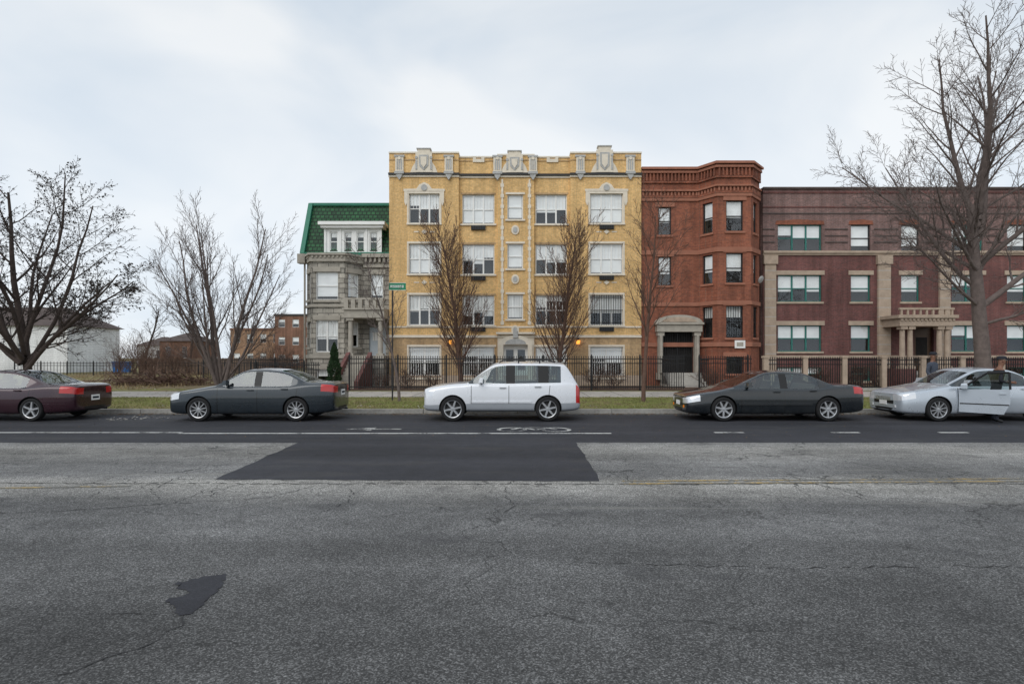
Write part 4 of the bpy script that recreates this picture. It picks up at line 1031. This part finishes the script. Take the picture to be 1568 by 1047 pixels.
    for sg in (-1,1):
        mx=c+.38; my=sg*(W*.93+.10); mz=p['cowlz']+.10
        b.hexa([(mx-.07,my-.09,mz-.06),(mx+.05,my-.10,mz-.06),(mx+.05,my+.10,mz-.06),(mx-.07,my+.09,mz-.06),(mx-.04,my-.08,mz+.07),(mx+.05,my-.09,mz+.08),(mx+.05,my+.09,mz+.08),(mx-.04,my+.08,mz+.07)],pm)
        b.box(mx-.03,mx+.02,sg*(W*.9)-.05,sg*(W*.9)+.05,mz-.09,mz-.05,M['blk'])
        for hx in p['handles']:
            zz=p['cowlz']-.10+(.03 if hx>bp else 0); b.box(hx-.09,hx+.09,sg*(W*.985)-.02,sg*(W*.985)+.02,zz-.015,zz+.015,p.get('hm') or pm)
    xe=wb+p['ro']
    pz=p.get('pz',.62); b.box(xe-.03,xe+.012,-.16,.16,pz-.08,pz+.08,M['white']); b.box(xe+.012,xe+.015,-.12,.12,pz-.03,pz+.03,M['trou'])
    b.box(-p['fo']-.012,-p['fo']+.03,-.16,.16,.42,.54,M['white'])
    if p.get('grille'):
        for k in range(4): b.box(-p['fo']-.01,-p['fo']+.02,-.33,.33,n_-.20+k*.035,n_-.19+k*.035,M['chrome'])
    for sg in (-1,1): b.cyl(-p['fo']+.04,sg*W*.55,.36,.43,.05,.05,M['amb'] if p.get('amb') else M['hl'],10)
    if rails:
        for sg in (-1,1):
            y=sg*W*.68; b.tube([Vector((rf+.15,y,H-.03)),Vector((rf+.25,y,H+.045)),Vector((rr-.5,y,H+.05)),Vector((rr-.35,y,H-.02))],[.016]*4,6,M['dark'])
            for hx in (rf+.7,rf+1.3): b.cyl(hx,y,H-.04,H+.04,.02,.02,M['dark'],6)
    b.tube([Vector((xe-.25,W*.5,.27)),Vector((xe+.0,W*.5,.26))],[.03,.03],8,M['chrome'])
    if p.get('mould'): 
        for sg in (-1,1): b.box(c+.1,wb-r-.12,sg*(W*1.0)-.016,sg*(W*1.0)+.016,p['mould'],p['mould']+.05,p.get('mm') or pm)
    b.build('fittings',e,local=True)
    return e
YC=15.85
p=dict(wb=2.72,fo=.93,ro=1.05,H=1.46,W=.90,nose=.73,cowlz=.97,deckz=1.08,xs=(.42,1.18,2.22,2.98),bp=1.60,r=.335,handles=(1.45,2.4),pz=.78)
car('grey_sedan_car',(-8.92,YC+.90,.012),paint('slate_paint',(.022,.031,.040),.4,[(.53,0),(1.64,0),(2.62,-.15)],.24,.93,.9),stations_sedan(p),p,spokes=10)
p=dict(wb=2.87,fo=1.0,ro=1.14,H=1.42,W=.93,nose=.66,cowlz=.93,deckz=1.02,xs=(.35,1.22,2.28,3.15),bp=1.68,r=.325,handles=(1.5,2.5),pz=.62)
car('dark_maroon_sedan_car',(-13.6-2.87,YC+.93,.012),paint('maroon_paint',(.032,.008,.016),.3,[(.55,0),(1.72,0),(2.7,-.15)],.24,.89,.93),stations_sedan(p),p,spokes=5)
p=dict(wb=2.66,fo=.86,ro=.93,H=1.66,W=.91,nose=.86,cowlz=1.04,belt=1.02,deckz=1.05,xs=(.42,1.14,3.22,3.1),bp=1.55,r=.35,handles=(1.40,2.38),pz=.86,tallk=1,mould=.52)
silv=paint('silver_white_paint',(.70,.72,.76),.15,[(.52,0),(1.57,0),(2.6,-.12)],.3,1.0,.91); p['mm']=silv; p['hm']=M['alloy']
M['cladm']=mat('grey_cladding',(.30,.32,.35),.5,var=.05)
car('silver_suv_car',(-1.82,YC+.91,.012),silv,stations_suv(p),p,clad=M['cladm'],spokes=6,rails=True,midf=.26)
p=dict(wb=2.92,fo=1.02,ro=1.12,H=1.40,W=.94,nose=.66,cowlz=.92,deckz=1.01,xs=(.30,1.22,2.32,3.15),bp=1.68,r=.34,handles=(1.48,2.5),pz=.6,amb=1,mould=.46)
car('black_sedan_car',(5.75,YC+.94,.012),paint('black_paint',(.006,.009,.012),.0,[(.5,0),(1.70,0),(2.75,-.15)],.24,.88,.94),stations_sedan(p),p,spokes=7)
p=dict(wb=2.77,fo=.98,ro=1.06,H=1.49,W=.92,nose=.74,cowlz=.98,deckz=1.08,xs=(.38,1.16,2.2,2.95),bp=1.60,r=.335,handles=(2.4,),grille=1)
silp=paint('silver_paint',(.50,.55,.61),.4,[(.53,0),(1.64,0),(2.62,-.15)],.24,.93,.92)
sc_=car('silver_sedan_car',(11.75,YC+.92,.012),silp,stations_sedan(p),p,spokes=10)
def opendoor(parent,hx,hy,ang):
    b=MB()
    def pan(pts,y0,y1,m):
        f=Face(b,(0,0),(1,0)); f.prism(pts,y0,y1,m); b.poly([f.P(u,y1,z) for u,z in pts][::-1],m)
    pan([(0,.28),(.95,.26),(1.08,.55),(1.08,.93),(0,.90)],-.07,.03,silp)
    pan([(.06,.34),(.92,.32),(1.0,.56),(1.0,.86),(.06,.84)],.03,.06,M['seat'])
    for a,c in (((.02,.9),(.60,1.36)),((.60,1.36),(1.06,1.38)),((1.06,1.38),(1.08,.93))):
        b.tube([Vector((a[0],-.0,a[1])),Vector((c[0],0,c[1]))],[.028,.028],6,M['blk'])
    b.poly([(.08,-.0,.92),(1.05,-.0,.93),(1.03,-.0,1.36),(.62,-.0,1.34)],M['cglass'])
    b.box(.86,1.0,-.10,-.07,.80,.83,silp); b.box(.02,1.06,-.078,-.07,.50,.53,M['blk'])
    bbox(b,.05,.2,-.24,-.06,.93,1.07,silp)
    o=b.build('open_front_door',parent,local=True); o.location=(hx,hy,0); o.rotation_euler[2]=ang
    b=MB(); b.poly([(.56,-.925,.3),(1.56,-.925,.3),(1.6,-.925,.9),(.56,-.925,.88)],M['blk']); b.build('dark_aperture_panel',parent,local=True)  # flat black panel over the closed body side, painting in the dark doorway
opendoor(sc_,.56,-.90,radians(-42))

# ------------------------------------------------------------ people
def person(name,loc,rz,lean=0,arm=0,jm=None):
    jm=jm or M['jack']
    e=empty(name,loc,rz)
    V=[(0,0,.97),(0,0,1.15),(0,.0,1.38),(0,0,1.5),(0,-.015,1.57),(0,-.02,1.68),(0,-.01,1.74)]
    Rr=[(.155,.115),(.145,.11),(.175,.12),(.065,.065),(.06,.06),(.082,.098),(.07,.085)]
    E=[(0,1),(1,2),(2,3),(3,4),(4,5),(5,6)]
    def add(v,r,pr): V.append(v); Rr.append(r); E.append((pr,len(V)-1)); return len(V)-1
    hands=[]
    for s in (-1,1):
        a=add((s*.19,0,1.42),(.07,.075),2); b=add((s*.25,.02+.0,1.15),(.052,.055),a)
        c=add((s*.23,-.14-.1*arm,.98+.14*arm),(.036,.04),b); h=add((s*.21,-.22-.1*arm,.95+.16*arm),(.035,.022),c); hands.append((Vector(V[c]),Vector(V[h]),s))
        a=add((s*.10,0,.88),(.095,.10),0); b=add((s*.11,-.02,.5),(.065,.07),a); c=add((s*.12,.02,.1),(.045,.05),b); add((s*.13,-.13,.045),(.045,.04),c)
    V=[(x,y-lean*max(0,z-.95)*1.0,z-(lean*lean*.3)*max(0,z-.95)) for x,y,z in V]
    me=bpy.data.meshes.new('t'); me.from_pydata(V,E,[]); ob=bpy.data.objects.new('t',me); S.collection.objects.link(ob)
    ob.modifiers.new('k','SKIN')
    for i,sv in enumerate(me.skin_vertices[0].data): sv.radius=Rr[i]; sv.use_root=(i==0)
    q=ob.modifiers.new('s','SUBSURF'); q.levels=2; q.render_levels=2
    dg=bpy.context.evaluated_depsgraph_get(); nm=bpy.data.meshes.new_from_object(ob.evaluated_get(dg)); bpy.data.objects.remove(ob)
    for m in (M['skin'],jm,M['trou'],M['blk']): nm.materials.append(m)
    for pl in nm.polygons:
        c=pl.center; k=1
        z=c.z
        if z>1.5-lean*.3: k=0
        elif z<.1: k=3
        elif z<.93 and abs(c.x)<.2: k=2
        elif abs(c.x)>.17 and c.y<-.17 and z<1.25: k=0
        pl.material_index=k; pl.use_smooth=True
    bo=bpy.data.objects.new('body',nm); S.collection.objects.link(bo); bo.parent=e
    b=MB()
    for wv,hv,s in hands:
        d=(hv-wv).normalized(); sh=lambda v: Vector((v.x,v.y-lean*max(0,v.z-.95),v.z-(lean*lean*.3)*max(0,v.z-.95)))
        for i,(o,L) in enumerate(((-.027,.06),(-.009,.075),(.009,.07),(.027,.055))):
            p0=hv+Vector((0,0,o)); b.tube([sh(p0),sh(p0+d*L*.5),sh(p0+d*L*.85+Vector((-s*.03,0,0)))],[.009,.0085,.007],6,M['skin'])
        p0=wv.lerp(hv,.5); b.tube([sh(p0),sh(p0+d*.03+Vector((-s*.03,0,.03))),sh(p0+d*.06+Vector((-s*.03,0,.04)))],[.011,.01,.008],6,M['skin'])
    hz=1.69-(lean*lean*.3)*.74; hy=-.02-lean*.74
    b.tube([Vector((0,hy-.09,hz+.03)),Vector((0,hy-.125,hz-.01)),Vector((0,hy-.1,hz-.03))],[.008,.016,.01],6,M['skin'])
    for s in (-1,1):
        b.cyl(s*.033,hy-.092,hz+.02,hz+.032,.011,.011,M['white'],8); b.cyl(s*.033,hy-.1,hz+.022,hz+.03,.006,.006,M['blk'],6)
        b.tube([Vector((s*.083,hy+.01,hz+.03)),Vector((s*.094,hy+.015,hz)),Vector((s*.083,hy+.01,hz-.03))],[.008,.014,.008],6,M['skin'])
    b.box(-.028,.028,hy-.1,hy-.09,hz-.058,hz-.05,M['door'])
    K=14
    prev=None
    for zz,rr in ((hz+.05,.105),(hz+.09,.108),(hz+.125,.09),(hz+.145,.05)):
        cur=[Vector((rr*.92*cos(2*pi*i/K),hy+.01+rr*1.1*sin(2*pi*i/K),zz)) for i in range(K)]
        if prev:
            for i in range(K): j=(i+1)%K; b.poly([tuple(prev[i]),tuple(prev[j]),tuple(cur[j]),tuple(cur[i])],M['capm'])
        prev=cur
    b.poly([tuple(v) for v in prev],M['capm']); b.hexa([(-.07,hy-.19,hz+.045),(.07,hy-.19,hz+.045),(.09,hy-.08,hz+.055),(-.09,hy-.08,hz+.055),(-.07,hy-.185,hz+.055),(.07,hy-.185,hz+.055),(.09,hy-.08,hz+.07),(-.09,hy-.08,hz+.07)],M['capm'])
    b.build('head_features_and_hands',e,local=True)
M['jack2']=mat('slate_blue_jacket',(.05,.06,.085),.8,var=.3,sc=20)
person('man_in_cap',(xc(1428,18.9),18.9,.15),radians(25),jm=M['jack2'])
person('man_in_dark_jacket',(xc(1524,15.52),15.52,.012),radians(70),lean=.18,arm=1)

# ------------------------------------------------------------ world, sun, camera
W=bpy.data.worlds.new('World'); S.world=W; W.use_nodes=True; t=W.node_tree; bg=t.nodes['Background']
sd=Vector((-.45,-.75,.80)).normalized(); el=math.asin(sd.z); rot=math.atan2(sd.x,sd.y)
sky=t.nodes.new('ShaderNodeTexSky'); sky.sky_type='NISHITA'; sky.sun_disc=False; sky.sun_elevation=el; sky.sun_rotation=rot
tc=t.nodes.new('ShaderNodeTexCoord'); mp=t.nodes.new('ShaderNodeMapping'); mp.inputs['Scale'].default_value=(1.0,1.0,2.2); mp.inputs['Rotation'].default_value=(0,.35,.4)
t.links.new(tc.outputs['Generated'],mp.inputs[0])
nz=t.nodes.new('ShaderNodeTexNoise'); nz.inputs['Scale'].default_value=1.7; nz.inputs['Detail'].default_value=5; nz.inputs['Roughness'].default_value=.45; nz.inputs['Distortion'].default_value=.5; t.links.new(mp.outputs[0],nz.inputs[0])
cr=t.nodes.new('ShaderNodeValToRGB'); e=cr.color_ramp.elements; e[0].position=.38; e[0].color=(.63,.73,.84,1); e[1].position=.62; e[1].color=(.92,.95,.975,1); t.links.new(nz.outputs[0],cr.inputs[0])
sz=t.nodes.new('ShaderNodeSeparateXYZ'); t.links.new(tc.outputs['Generated'],sz.inputs[0])
mr=t.nodes.new('ShaderNodeMapRange'); t.links.new(sz.outputs[2],mr.inputs[0])
for i,v in enumerate((.15,.75,10.9,9.0)): mr.inputs[i+1].default_value=v
sc=t.nodes.new('ShaderNodeVectorMath'); sc.operation='SCALE'; t.links.new(mr.outputs[0],sc.inputs['Scale']); t.links.new(cr.outputs[0],sc.inputs[0])
mx=t.nodes.new('ShaderNodeMix'); mx.data_type='RGBA'; mx.inputs[0].default_value=.93; t.links.new(sky.outputs[0],mx.inputs[6]); t.links.new(sc.outputs[0],mx.inputs[7])
t.links.new(mx.outputs[2],bg.inputs[0]); bg.inputs[1].default_value=.1
L=bpy.data.lights.new('sun','SUN'); L.energy=1.5; L.angle=radians(50); L.color=(1,.97,.92); lo=bpy.data.objects.new('sun',L); S.collection.objects.link(lo)
lo.rotation_euler=(-sd).to_track_quat('-Z','Y').to_euler()
cam=bpy.data.cameras.new('camera'); co=bpy.data.objects.new('camera',cam); S.collection.objects.link(co); S.camera=co
cam.sensor_width=36; cam.lens=20; cam.shift_y=.015; cam.shift_x=-.0057; cam.clip_end=3000; cam.clip_start=.05
co.location=(0,0,CAMH); co.rotation_euler=(radians(90),0,0)
print('OBJS',len(bpy.data.objects))
